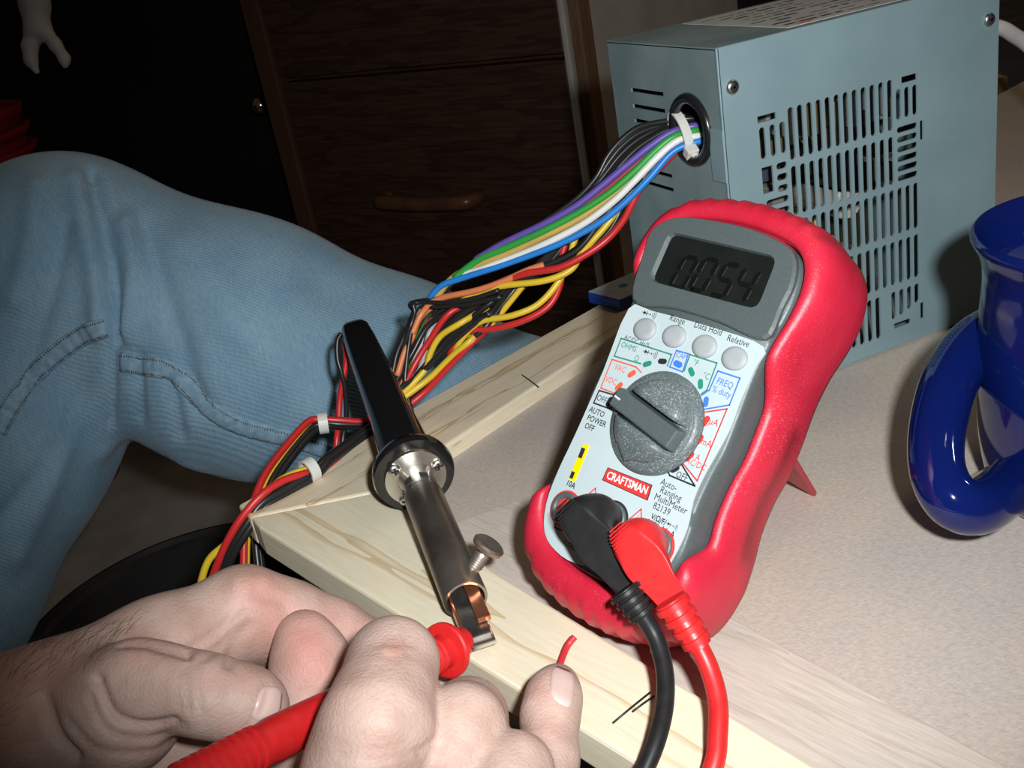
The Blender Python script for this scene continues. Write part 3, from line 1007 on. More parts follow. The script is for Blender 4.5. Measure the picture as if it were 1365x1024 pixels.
c0 = P(907, 178, 0.436); t0 = P(940, 170, 0.44) - P(880, 190, 0.436)
tie(c0, t0, 0.0055, 0.0088, 0.0019, head=math.pi / 2 + 0.5 if np.cross(nrm(t0), nrm(R[2] - nrm(t0) * (R[2] @ nrm(t0)))) @ R[1] > 0 else -math.pi / 2 - 0.5)
c1 = P(431, 564, 0.490); tie(c1, P(460, 562, 0.49) - P(405, 570, 0.487), 0.0042, 0.0042, 0.0022)
c2 = P(413, 627, 0.4415); tie(c2, P(440, 612, 0.448) - P(390, 640, 0.437), 0.0044, 0.0044, 0.0022)

# ================================================================== MULTIMETER
ME = np.array([0.29918236, -0.94961799, -0.09335733])       # across the face
MU_ = np.array([0.63719299, 0.12600236, 0.76033446])        # up the face
MN = np.array([-0.71026404, -0.2869653, 0.64278761])        # out of the face
MO = P(871, 561, 0.31)


def ml(x, y, h=0.0):
    """picture position on the face (raised by h metres) -> face coordinates"""
    X = onplane(x, y, MO + MN * h, MN) - MO
    return np.array([X @ ME, X @ MU_])


BASE = np.array([0.0, -0.060, -0.020])
b3 = MO + ME * BASE[0] + MU_ * BASE[1] + MN * BASE[2]
MM = Matrix(((ME[0], MU_[0], MN[0], b3[0]), (ME[1], MU_[1], MN[1], b3[1]), (ME[2], MU_[2], MN[2], b3[2]), (0, 0, 0, 1)))
meter = empty('multimeter', (0, 0, 0), 'digital multimeter in a red rubber holster propped up on its stand', 'multimeter', mw=MM)


def mchild(mb, name, m, parent=None, smooth=False):
    mb.v = [(v[0] - BASE[0], v[1] - BASE[1], v[2] - BASE[2]) for v in mb.v]
    return mb.build(name, m, parent or meter, smooth)


def mworld(l):
    return MO + ME * l[0] + MU_ * l[1] + MN * l[2]


def sym(Rp, n=6):
    pts = [(x * mm, y * mm) for x, y in Rp]
    loop = pts + [(-x, y) for x, y in reversed(pts[1:-1])]
    return [tuple(q) for q in crom(loop, n, closed=True)]


inner = sym([(0, 63.5), (12, 62.5), (20, 60.5), (25, 56.5), (27.5, 50), (27.8, 42), (26.4, 32), (26, 22), (26.6, 10), (27, 0), (26.2, -8), (26, -18), (27.2, -26), (27.2, -34), (24, -41), (17, -46.5), (8, -49.5), (0, -50)])
outer = sym([(0, 72.5), (12, 71.5), (23, 68.5), (31, 61), (34, 51), (33.3, 42), (31.3, 32), (30.7, 22), (31.5, 10), (31.5, 0), (30.5, -8), (30.8, -18), (32.5, -28), (33.5, -40), (30, -52), (21, -59.5), (9, -62.5), (0, -63)])
m_red = mat('red_rubber', (0.50, 0.012, 0.035), (0.57, 0.018, 0.045), 60, 0.45, bump=0.12, bscale=900)
m_grey = mat('grey_plastic', (0.072, 0.090, 0.092), (0.080, 0.098, 0.100), 900, 0.42, bump=0.08, bscale=2500)
m_face = mat('face_label', (0.44, 0.525, 0.545), (0.48, 0.565, 0.585), 30, 0.4)


def dust(m, amount=0.5, scale=900.0, pos=0.70, col=(0.75, 0.66, 0.62)):
    nt = m.node_tree; b = nt.nodes['Principled BSDF']
    src = b.inputs['Base Color'].links[0].from_socket
    tc = nt.nodes.new('ShaderNodeTexCoord'); n = nt.nodes.new('ShaderNodeTexNoise'); n.inputs['Scale'].default_value = scale; n.inputs['Detail'].default_value = 1
    n2 = nt.nodes.new('ShaderNodeTexNoise'); n2.inputs['Scale'].default_value = 45; n2.inputs['Detail'].default_value = 2
    ad = nt.nodes.new('ShaderNodeMath'); ad.operation = 'MULTIPLY_ADD'; ad.inputs[1].default_value = 0.35
    r = nt.nodes.new('ShaderNodeValToRGB'); r.color_ramp.elements[0].position = pos; r.color_ramp.elements[1].position = pos + 0.10
    r.color_ramp.elements[0].color = (0, 0, 0, 1); r.color_ramp.elements[1].color = (amount, amount, amount, 1)
    mx = nt.nodes.new('ShaderNodeMix'); mx.data_type = 'RGBA'; mx.inputs[7].default_value = (*col, 1)
    nt.links.new(tc.outputs['Object'], n.inputs['Vector']); nt.links.new(tc.outputs['Object'], n2.inputs['Vector'])
    nt.links.new(n2.outputs['Fac'], ad.inputs[0]); nt.links.new(n.outputs['Fac'], ad.inputs[2])
    nt.links.new(ad.outputs[0], r.inputs['Fac']); nt.links.new(r.outputs['Color'], mx.inputs[0])
    nt.links.new(src, mx.inputs[6]); nt.links.new(mx.outputs[2], b.inputs['Base Color'])


dust(m_red, 0.22, 2600, 0.86)
sm = lambda t: t * t * (3 - 2 * t)


def zf(y, x=0.0):
    """front edge of the holster: level with the face at both ends, set back along the waist"""
    y = y / mm
    a = sm(min(1, max(0, (y - (14 if x > 0 else 30)) / 16))); b = sm(min(1, max(0, (-27 - y) / 12)))
    return -0.0095 * (1 - max(a, b)) - 0.0004


rings = []
scal = []
for (ix, iy), (ox, oy) in zip(inner, outer):
    s = 0.0
    if abs(ox) < 0.0275 and (oy > 0.04 or oy < -0.03):
        s = 0.0008 * (0.5 + 0.5 * math.cos(ox / 0.0062 * 2 * math.pi)) * (1 if oy > 0 else 1.3)
    scal.append(s)
def hring(fo, dz, absz=None, sc=1.0):
    out = []
    for (ix, iy), (ox, oy), s in zip(inner, outer, scal):
        z = zf(oy, ox)
        x = ix + (ox - ix) * fo; y = iy + (oy - iy) * fo
        l = math.hypot(ox, oy)
        x += ox / l * s * sc * (-1 if fo > 0.6 else 0); y += oy / l * s * sc * (-1 if fo > 0.6 else 0)
        out.append((x, y, (z + dz) if absz is None else min(absz, z + dz)))
    return out
HR = [hring(0.02, -0.004), hring(0.02, -0.0006), hring(0.12, 0.0008), hring(0.45, 0.0010), hring(0.75, -0.0004), hring(0.94, -0.0032), hring(1.05, -0.0070, sc=1.6),
      hring(1.10, -0.012, -0.014, 1.6), hring(1.08, 0, -0.022, 1.6), hring(0.98, 0, -0.029), hring(0.72, 0, -0.0325), hring(0.3, 0, -0.0335)]
HR.append([(x * 0.5, y * 0.5, -0.0335) for x, y, z in HR[-1]])
hol = mchild(MB().rings(HR), 'holster', m_red, None, True)
# grey body inside
BR = [[(x * 0.985, y * 0.992, z) for x, y in inner] for z in (-0.028, -0.0025)]
BR += [[(x * 0.975, y * 0.986, -0.0009) for x, y in inner], [(x * 0.945, y * 0.975, 0.0) for x, y in inner]]
body = mchild(MB().rings(BR), 'body', m_grey, None, False)
autosmooth(body, 50)
# pale printed face plate: below the display
fp = [ml(*q) for q in [(839, 412), (870, 415), (960, 440), (1019, 463), (1008, 490), (988, 535), (975, 570), (957, 604), (940, 634), (925, 668), (917, 705), (898, 745), (884, 757), (830, 763), (770, 752), (742, 735), (727, 710), (729, 672), (745, 628), (768, 579), (805, 495)]]
face = mchild(MB().prism([tuple(q) for q in crom(fp, 3, closed=True)], -0.0002, 0.0004), 'face_plate', m_face)
# raised display surround
def quadl(pts):
    return [ml(*q) for q in pts]
def rrect(q, r, n=4):
    """rounded polygon"""
    out = []
    k = len(q)
    for i in range(k):
        p = np.array(q[i]); a = np.array(q[i - 1]); b = np.array(q[(i + 1) % k])
        pa = p + nrm(a - p) * r; pb = p + nrm(b - p) * r
        for t in np.linspace(0, 1, n):
            out.append((1 - t) ** 2 * pa + 2 * t * (1 - t) * p + t * t * pb)
    return [tuple(x) for x in out]
lq = quadl([(899, 314), (1036, 346), (1010, 413), (872, 376)])
lc = np.mean(lq, axis=0)
sur = [tuple(q) for q in crom([ml(*q) for q in [(862, 335), (872, 308), (905, 292), (960, 297), (1015, 311), (1053, 331), (1064, 352), (1060, 383), (1046, 412), (1022, 455), (962, 432), (900, 413), (846, 402)]], 4, closed=True)]
def ringpoly(poly, n=48):
    """resample a polygon by angle about lc"""
    poly = np.array(poly); out = []
    for a in np.linspace(0, 2 * math.pi, n, endpoint=False):
        d = np.array([math.cos(a), math.sin(a)]); bestt = 0
        for i in range(len(poly)):
            p = poly[i] - lc; q = poly[(i + 1) % len(poly)] - lc
            e = q - p; den = d[0] * e[1] - d[1] * e[0]
            if abs(den) < 1e-12:
                continue
            t = (p[0] * e[1] - p[1] * e[0]) / den; u = (p[0] * d[1] - p[1] * d[0]) / den
            if t > 0 and -1e-9 <= u <= 1 + 1e-9:
                bestt = max(bestt, t)
        out.append(lc + d * bestt)
    return np.array(out)
so = ringpoly(sur, 96); wi = ringpoly(rrect(lq, 0.002), 96); wo = ringpoly(rrect([lc + (np.array(q) - lc) * 1.055 for q in lq], 0.003), 96)
z3 = lambda p, z: [(x, y, z) for x, y in p]
mchild(MB().rings([z3(so, -0.001), z3(so, 0.0012), z3(so + (lc - so) * 0.03, 0.0020), z3(wo, 0.0020), z3(wi, 0.0007), z3(wi, -0.001)], cap=False, closed=False), 'display_surround', m_grey, body, False)
lcd = mchild(MB().prism([tuple(q) for q in rrect([lc + (np.array(q) - lc) * 1.02 for q in lq], 0.002)], -0.0004, 0.0008), 'display', mat('display_glass', (0.0085, 0.0105, 0.0095), (0.011, 0.013, 0.012), 90, 0.2, spec=0.25))
# digits
SEG = {'0': 'abcdef', '5': 'acdfg', '4': 'bcfg'}
ldx = nrm(lq[1] - lq[0] + lq[2] - lq[3]); ldy = nrm(lq[0] - lq[3])
wq = (np.linalg.norm(lq[1] - lq[0])); hq = np.linalg.norm(lq[0] - lq[3])
m_digit = mat('display_digit', (0.0045, 0.005, 0.0045), None, 50, 0.3)
def seg_digit(ch, c, w, h, t):
    g = 0.12 * t
    S = {'a': ((-w, h), (w, h)), 'g': ((-w, 0), (w, 0)), 'd': ((-w, -h), (w, -h)), 'f': ((-w, h), (-w, 0)), 'b': ((w, h), (w, 0)), 'e': ((-w, 0), (-w, -h)), 'c': ((w, 0), (w, -h))}
    mb = MB()
    for k in SEG[ch]:
        (x0, y0), (x1, y1) = S[k]
        a = np.array([x0, y0]); b = np.array([x1, y1]); d = nrm(b - a); nn = np.array([-d[1], d[0]])
        a2 = a + d * t * 0.1; b2 = b - d * t * 0.1
        pts = [a2, a2 + d * t * .5 + nn * t * .5, b2 - d * t * .5 + nn * t * .5, b2, b2 - d * t * .5 - nn * t * .5, a2 + d * t * .5 - nn * t * .5]
        pts = [c + ldx * (p[0] + 0.12 * p[1]) + ldy * p[1] for p in pts]
        mb.prism([tuple(p) for p in pts], 0.0008, 0.00095)
    return mb
for i, ch in enumerate('0054'):
    cc = ml(*[(913, 365), (940, 368), (968, 375), (994, 381)][i])
    mchild(seg_digit(ch, cc, 0.0024, 0.0050, 0.0016), 'digit', m_digit, lcd)
dp = ml(925, 387)
mchild(MB().box((dp[0] - 0.0006, dp[1] - 0.0006, 0.0008), (dp[0] + 0.0006, dp[1] + 0.0006, 0.00095)), 'decimal_point', m_digit, lcd)
# four oval keys
m_key = mat('key_rubber', (0.31, 0.335, 0.345), (0.345, 0.37, 0.38), 200, 0.6)
for q in ((857, 435.5), (896, 445), (936.5, 458.5), (976.5, 474.5)):
    c = ml(q[0] + 2, q[1] + 3, 0.001)
    rs = []
    for z, s in ((0.0, 1.0), (0.0009, 1.0), (0.0014, 0.9), (0.0016, 0.6)):
        rs.append([(c[0] + 0.0042 * s * math.cos(a), c[1] + 0.0035 * s * math.sin(a), z) for a in np.linspace(0, 2 * math.pi, 28, endpoint=False)])
    mchild(MB().rings(rs), 'key', m_key, None, True)
# rotary dial
dc = ml(870, 562, 0.003)
DR = 0.0151
mchild(MB().lathe([(0, DR + 0.0006), (0.0015, DR + 0.0006), (0.0028, DR - 0.0004), (0.0034, DR - 0.0016), (0.0030, DR - 0.0022)], (dc[0], dc[1], 0.0002), (0, 0, 1), 64), 'dial_skirt', mat('dial_plastic', (0.085, 0.105, 0.108), (0.125, 0.15, 0.153), 1400, 0.40, bump=0.15, bscale=2500), None, True)
dust(MATS['dial_plastic'], 0.5, 1800, 0.76, (0.4, 0.45, 0.46))
dial = mchild(MB().lathe([(0, DR - 0.0010), (0.0032, DR - 0.0012), (0.0036, DR - 0.0020), (0.0037, 0.001)], (dc[0], dc[1], 0.0004), (0, 0, 1), 64), 'dial', MATS['dial_plastic'], None, False)
autosmooth(dial, 30)
p0 = ml(827, 532, 0.006); p1 = ml(905, 592, 0.006)
gd = nrm(p1 - p0); gn = np.array([-gd[1], gd[0]])
# grip bar across the dial with two dished shoulders
def bar(half, z0, z1, length, wtop):
    mb = MB(); rs = []
    for t in np.linspace(-1, 1, 9):
        w0 = half; w1 = wtop
        c = dc + gd * t * length
        rs.append([(*(c - gn * w0), z0), (*(c - gn * w1), z1), (*(c + gn * w1), z1), (*(c + gn * w0), z0)])
    return mb.rings(rs)
gb = mchild(bar(0.0036, 0.0038, 0.0088, DR - 0.0022, 0.0030), 'grip', mat('dial_grip', (0.075, 0.095, 0.098), (0.085, 0.105, 0.108), 900, 0.4), dial)
bevel(gb, 0.0006)
for s in (-1, 1):
    # sloping shoulder wedge beside the grip
    rs = []
    for t in np.linspace(0, 1, 7):
        a0 = math.asin(min(1, (0.0044 + t * 0.0098) / (DR - 0.0022)))
        off = 0.0044 + t * 0.0098
        hl = math.sqrt(max((DR - 0.0022) ** 2 - off ** 2, 1e-8)) * 0.96
        zt = 0.0085 - 0.0040 * t ** 1.5
        c = dc + gn * s * off
        ring_ = []
        for u in np.linspace(-1, 1, 13):
            edge = 1 - abs(u) ** 6
            ring_.append((*(c + gd * hl * u), 0.0036 + (zt - 0.0036) * edge))
        ring_ += [(*(c + gd * hl), 0.0030), (*(c - gd * hl), 0.0030)]
        rs.append(ring_)
    mchild(MB().rings(rs), 'dial_shoulder', MATS['dial_plastic'], dial, True)
mk = dc - gd * (DR - 0.004)
mchild(MB().prism([tuple(mk + gd * a + gn * b) for a, b in ((-0.0012, -0.0003), (0.0012, -0.0003), (0.0012, 0.0003), (-0.0012, 0.0003))], 0.0088, 0.00895), 'pointer_mark', mat('pointer_white', (0.5, 0.55, 0.55), None, 20, 0.5), dial)

# printed legend
INK = {'black': (0.02, 0.02, 0.024), 'green': (0.02, 0.21, 0.14), 'blue': (0.045, 0.16, 0.62), 'red': (0.62, 0.035, 0.035), 'orange': (0.66, 0.10, 0.045), 'white': (0.85, 0.85, 0.85), 'yellow': (0.85, 0.62, 0.0)}
for k, c in INK.items():
    mat('ink_' + k, c, None, 20, 0.45)
ZT = 0.00045


def mtext(s, px, py, col, size, rot=0.0, bold=0.0, sx=0.8, z=ZT, align='CENTER', parent=None):
    v, f = text_mesh(s, size * 0.9 * mm, align, bold * mm)
    sx *= 1.08
    c = ml(px, py)
    ca, sa = math.cos(rot), math.sin(rot)
    v = [(c[0] + (x * sx) * ca - y * sa, c[1] + (x * sx) * sa + y * ca, z) for x, y, _ in v]
    mb = MB(); mb.add(v, f)
    return mchild(mb, 'printed_text', MATS['ink_' + col], parent or face)


def mline(pts, col, w=0.22, closed=False, z=ZT, local=False):
    q = [np.array(p) if local else ml(*p) for p in pts]
    if closed:
        q = q + [q[0]]
    mb = MB()
    for a, b in zip(q[:-1], q[1:]):
        d = nrm(b - a); nn = np.array([-d[1], d[0]]) * w * mm; e = d * w * mm
        mb.add([(*(a - e - nn), z), (*(b + e - nn), z), (*(b + e + nn), z), (*(a - e + nn), z)], [(0, 1, 2, 3)])
    return mchild(mb, 'printed_line', MATS['ink_' + col], face)


def mpill(px, py, col, ang, l=0.75, w=0.85):
    c = ml(px, py); a = math.radians(ang)
    d = np.array([math.cos(a), math.sin(a)]); nn = np.array([-d[1], d[0]])
    pts = []
    for t in np.linspace(-math.pi / 2, math.pi / 2, 7):
        pts.append(c + d * (l * mm + math.cos(t) * w * mm) + nn * math.sin(t) * w * mm)
    for t in np.linspace(math.pi / 2, 3 * math.pi / 2, 7):
        pts.append(c + d * (-l * mm + math.cos(t) * w * mm) + nn * math.sin(t) * w * mm)
    mb = MB(); mb.add([(*p, ZT) for p in pts], [tuple(range(len(pts)))])
    return mchild(mb, 'printed_mark', MATS['ink_' + col], face)


def diode(px, py, s=1.0):
    c = ml(px, py); mb = MB()
    T = lambda pts: [(c[0] + x * s * mm, c[1] + y * s * mm, ZT) for x, y in pts]
    mb.add(T([(-1.1, 0.9), (-1.1, -0.9), (0.4, 0)]), [(0, 1, 2)])
    mb.add(T([(0.4, 0.9), (0.7, 0.9), (0.7, -0.9), (0.4, -0.9)]), [(0, 1, 2, 3)])
    mb.add(T([(-2.0, 0.14), (1.6, 0.14), (1.6, -0.14), (-2.0, -0.14)]), [(0, 1, 2, 3)])
    mb.add(T([(2.1, 0.3), (2.7, 0.3), (2.7, -0.3), (2.1, -0.3)]), [(0, 1, 2, 3)])
    for r in (0.9, 1.7, 2.5):
        a = [(2.6 + r * math.cos(t), r * math.sin(t)) for t in np.linspace(-0.7, 0.7, 7)]
        b = [(2.6 + (r + 0.25) * math.cos(t), (r + 0.25) * math.sin(t)) for t in np.linspace(-0.7, 0.7, 7)]
        mb.add(T(a + b[::-1]), [tuple(range(14))])
    return mchild(mb, 'printed_symbol', MATS['ink_black'], face)


diode(862, 418, 0.75)
mtext('Range', 904, 427, 'black', 3.1)
mtext('Data Hold', 945, 439, 'black', 3.1)
mtext('Relative', 985, 455.5, 'black', 3.1)
mtext('AC/DC Hz/%', 850, 456, 'black', 2.4)
z8 = lambda x, y: (780 + x / 4.655, 440 + y / 4.655)
mline([z8(228, 55), z8(540, 155), z8(515, 225)], 'green')
mline([z8(228, 55), z8(186, 165), z8(350, 212)], 'green')
mtext('OHMS', *z8(276, 108), 'green', 2.9)
mtext('\u03a9', *z8(324, 182), 'green', 2.9)
diode(*z8(388, 140), 0.75)
mpill(*z8(390, 213), 'green', 32); mpill(*z8(484, 197), 'black', 12)
mline([z8(572, 130), z8(645, 150), z8(610, 262), z8(530, 232)], 'blue', closed=True)
mtext('CAP', *z8(600, 164), 'blue', 2.5); mpill(*z8(580, 214), 'blue', -6, 0.75, 0.95)
mline([z8(655, 155), z8(822, 208), z8(760, 375), z8(725, 400)], 'green'); mline([z8(655, 155), z8(620, 255)], 'green')
mtext('\u00b0F', *z8(690, 208), 'green', 2.9); mtext('\u00b0C', *z8(756, 290), 'green', 2.9)
mpill(*z8(664, 262), 'green', -40); mpill(*z8(720, 338), 'green', -62)
mline([z8(828, 257), z8(965, 302), z8(900, 468), z8(730, 497)], 'blue'); mline([z8(828, 257), z8(775, 375), z8(728, 408)], 'blue')
mtext('FREQ', *z8(872, 335), 'blue', 3.1); mtext('% duty', *z8(852, 388), 'blue', 3.1); mpill(*z8(754, 448), 'blue', -72)
mline([z8(728, 515), z8(885, 492), z8(700, 938), z8(590, 805)], 'red')
mtext('\u00b5A', *z8(803, 575), 'red', 3.3); mtext('mA', *z8(757, 703), 'red', 3.3); mtext('A', *z8(705, 795), 'red', 2.9); mtext('AC/DC', *z8(692, 836), 'red', 2.9)
mpill(*z8(752, 568), 'red', 78, 0.8, 0.95); mpill(*z8(712, 682), 'red', 75, 0.8, 0.95); mpill(*z8(652, 785), 'red', 62, 0.8, 0.95)
mline([z8(590, 815), z8(685, 970), z8(530, 905), z8(512, 865)], 'black', closed=True, w=0.25)
mtext('OFF', *z8(605, 910), 'black', 3.0); mpill(*z8(562, 865), 'black', 45)
mline([z8(172, 185), z8(320, 232), z8(352, 265)], 'orange'); mline([z8(172, 185), z8(102, 362), z8(205, 402)], 'orange')
mtext('VAC', *z8(222, 243), 'orange', 2.9); mtext('VDC', *z8(166, 318), 'orange', 2.9)
mpill(*z8(294, 275), 'orange', 50); mpill(*z8(214, 352), 'orange', 60)
mline([z8(92, 378), z8(200, 410), z8(160, 492), z8(58, 455)], 'black', closed=True, w=0.25)
mtext('OFF', *z8(108, 432), 'black', 3.0); mpill(*z8(154, 447), 'black', 80, 0.8)
mtext('AUTO', *z8(78, 512), 'black', 2.9, bold=0.03); mtext('POWER', *z8(76, 568), 'black', 2.9, bold=0.03); mtext('OFF', *z8(32, 606), 'black', 2.9, bold=0.03)
# red brand plaque
z4b = lambda x, y: (680 + x / 3.102, 560 + y / 3.102)
bq = [ml(*z4b(*q)) for q in ((408, 197), (592, 270), (572, 335), (384, 250))]
mchild(MB().prism([tuple(q) for q in bq], 0.0003, 0.00055), 'brand_plaque', MATS['ink_black'], face)
bc_ = np.mean(bq, axis=0)
bp_ = mchild(MB().prism([tuple(bc_ + (q - bc_) * np.array([0.965, 0.9])) for q in bq], 0.0005, 0.0006), 'brand_plaque', MATS['ink_red'], face)
bdir = nrm(bq[1] - bq[0]); brot = math.atan2(bdir[1], bdir[0])
mtext('CRAFTSMAN', *z4b(488, 262), 'white', 3.7, rot=brot, bold=0.06, sx=0.76, z=0.00065)
mtext('Auto-', *z4b(660, 270), 'black', 3.2); mtext('Ranging', *z4b(668, 308), 'black', 3.2); mtext('MultiMeter', *z4b(667, 348), 'black', 3.2, sx=0.85); mtext('82139', *z4b(630, 370), 'black', 3.2)
mtext('V/\u03a9/F/', *z4b(617, 413), 'black', 2.6, bold=0.05)
diode(*z4b(662, 432), 0.55)
mtext('CAP/\u00b5A/mA', *z4b(622, 448), 'black', 2.7, bold=0.05)
mtext('COM', *z4b(436, 353), 'black', 2.9)
mtext('10A', *z4b(254, 268), 'black', 2.9, bold=0.05)
mtext('FUSED', *z4b(250, 520), 'black', 2.4)
mline([z4b(190, 430), z4b(188, 445), z4b(225, 462)], 'black')
# warning triangles
for q in ((344, 312), (532, 400)):
    c = ml(*z4b(*q)); s = 2.3 * mm
    mline([c + np.array([-s, -s * 0.75]), c + np.array([s, -s * 0.75]), c + np.array([0, s])], 'red', 0.2, True, local=True)
    mtext('!', *z4b(q[0], q[1] + 2), 'red', 2.2)
# yellow fuse strip
yq = [ml(*z4b(*q)) for q in ((306, 100), (333, 106), (272, 256), (244, 248))]
mchild(MB().prism([tuple(q) for q in yq], 0.0003, 0.00052), 'fuse_strip', MATS['ink_yellow'], face)
for (cx, cy), (lx, ly) in (((300, 138), (8, 22)), ((261, 229), (7, 15))):
    dd = nrm(np.array([0.37, -0.93])); pp = np.array([0.93, 0.37])
    pts = [np.array([cx, cy]) + dd * a * ly + pp * b * lx for a, b in ((-1, -1), (1, -1), (1, 1), (-1, 1))]
    mchild(MB().prism([tuple(ml(*z4b(*q))) for q in pts], 0.0005, 0.0006), 'fuse_slot', MATS['ink_black'], face)
# sockets with red rings
m_sock = mat('socket_black', (0.05, 0.055, 0.06), None, 40, 0.4)
JP = {'ten': ml(*z4b(232, 368)), 'com': ml(*z4b(425, 412)), 'volt': ml(*z4b(612, 525))}
for k, c in JP.items():
    s = mchild(MB().lathe([(0, 0.0051), (0.0012, 0.0051), (0.0018, 0.0044), (0.0012, 0.0032), (-0.004, 0.0030)], (c[0], c[1], 0), (0, 0, 1), 32), 'socket', m_grey, None, True)
    mchild(MB().lathe([(0.0003, 0.0057), (0.0007, 0.0057), (0.0007, 0.0050)], (c[0], c[1], 0), (0, 0, 1), 40), 'socket_ring', MATS['ink_black'] if k == 'com' else MATS['ink_red'], s)
# prop stand at the back
foot = G(1088, 660, 0.0)
fl_ = np.array([(foot - MO) @ ME, (foot - MO) @ MU_, (foot - MO) @ MN])
hinge = np.array([0.006, 0.010, -0.0322])
fl2 = fl_ + np.array([-0.036, 0, 0])
dd = mworld(fl2)
sd = nrm(fl_ - hinge); 
st = MB()
q = [np.array([hinge[0] + 0.018, hinge[1], hinge[2]]), fl_, fl_ + np.array([-0.040, 0.006, 0.0]), np.array([hinge[0] - 0.018, hinge[1], hinge[2]])]
nn = nrm(np.cross(q[1] - q[0], q[3] - q[0])) * 0.0011
st.add([p - nn for p in q] + [p + nn for p in q], [(3, 2, 1, 0), (4, 5, 6, 7), (0, 1, 5, 4), (1, 2, 6, 5), (2, 3, 7, 6), (3, 0, 4, 7)])
bevel(mchild(st, 'prop_stand', m_red), 0.0006)

# ================================================================== TEST LEADS
m_bpl = mat('black_lead', (0.011, 0.011, 0.012), (0.015, 0.015, 0.016), 300, 0.45, spec=0.3)
m_rpl = mat('red_lead', (0.56, 0.014, 0.016), (0.62, 0.02, 0.02), 300, 0.4)


def mw3(px, py, h):
    l = ml(px, py, h)
    return mworld((l[0], l[1], h))


def plug(root, jack, head, h, arm, m, mdark):
    j = mworld((jack[0], jack[1], 0.0005))
    top = mw3(head[0], head[1], h)
    a0 = mw3(arm[0][0], arm[0][1], h - 0.003); a1 = mw3(arm[1][0], arm[1][1], h - 0.003)
    kk = 0.004
    v, f = solid([(0.002, [(kk, j + MN * 0.003, 0.0046, j + MN * 0.008, 0.0052), (kk, j + MN * 0.007, 0.0052, top - MN * 0.004, 0.0060), (kk, top - MN * 0.005, 0.0059, a0, 0.0052), (kk, a0, 0.0053, a1, 0.0041)])], 0.0007)
    # flatten the end of the head into a thumb pad
    tn = nrm(-R[2] * 0.9 - R[0] * 0.35 + MN * 0.25)
    d = (v - top) @ tn
    lim = 0.0012
    m_ = d > lim
    v[m_] -= np.outer(d[m_] - lim, tn)
    o = obj('plug', np_smooth(v, f, 2), f, m, root, True)
    # fine ribs on the pad
    ax = nrm(a1 - a0); ax = nrm(ax - tn * (ax @ tn)); sx = np.cross(tn, ax)
    rb = MB(); pc_ = top + tn * lim
    for i in range(-6, 7):
        hw = 0.0043 * math.sqrt(max(0.02, 1 - (i / 7.0) ** 2))
        c = pc_ + ax * i * 0.00085
        rb.tube([c - sx * hw, c + sx * hw], 0.00026, 5)
    rb.build('grip_ribs', m, o)
    return a0, a1, o


def strain(root, a, b, r0, r1, m, rings_=4):
    ax = b - a; L = np.linalg.norm(ax); prof = [(0, r0)]
    for i in range(rings_):
        t0 = (i + 0.15) / rings_ * L; t1 = (i + 0.7) / rings_ * L
        r = r0 + (r1 - r0) * (i / rings_)
        prof += [(t0, r), (t0 + 0.0002, r * 1.12), (t1, r * 1.12), (t1 + 0.0002, r * 0.86)]
    prof += [(L, r1)]
    o = MB().lathe(prof, a, ax, 20).build('strain_relief', m, root, False)
    autosmooth(o, 30)
    return o


blead = empty('black_test_lead', tuple(G(860, 1000, 0)), 'black test lead plugged into the multimeter COM socket', 'test lead')
rlead = empty('red_test_lead', tuple(G(950, 1000, 0)), 'red test lead from the multimeter socket to the red probe held in the hands', 'test lead')
WROOT = {}


def to_root(root):
    L = np.array(root.location)
    for o in root.children:
        o.matrix_parent_inverse = Matrix.Translation(-Vector(L))


a0, a1, _ = plug(blead, JP['com'], (766, 690), 0.0165, ((796, 728), (836, 792)), m_bpl, None)
sb = P(858, 822, V(a1)[2] - 0.001)
strain(blead, a1 - (sb - a1) * 0.2, sb, 0.0044, 0.0033, m_bpl, 4)
dB = V(sb)[2]
cb = crom([sb - (sb - a1) * 0.2, P(874, 850, dB - 0.001), P(886, 895, dB - 0.006), P(886, 940, dB - 0.012), P(876, 985, dB - 0.018), P(858, 1030, dB - 0.022), P(830, 1090, dB - 0.026), P(780, 1180, dB - 0.03)], 8)
MB().tube(cb, 0.0024, 12).build('cable', m_bpl, blead, True)
a0, a1, _ = plug(rlead, JP['volt'], (838, 722), 0.0155, ((862, 752), (896, 806)), m_rpl, None)
sr_ = P(933, 862, V(a1)[2] - 0.001)
strain(rlead, a1 - (sr_ - a1) * 0.1, sr_, 0.0044, 0.0034, m_rpl, 4)
dR = V(sr_)[2]
cr_ = crom([sr_ - (sr_ - a1) * 0.2, P(944, 888, dR - 0.002), P(956, 930, dR - 0.006), P(957, 975, dR - 0.011), P(948, 1030, dR - 0.016), P(900, 1110, dR - 0.02), P(700, 1260, dR - 0.03), P(400, 1300, 0.21), P(150, 1250, 0.19), P(130, 1120, 0.205), P(222, 1061, 0.2265)], 8)
MB().tube(cr_, 0.0026, 12).build('cable', m_rpl, rlead, True)
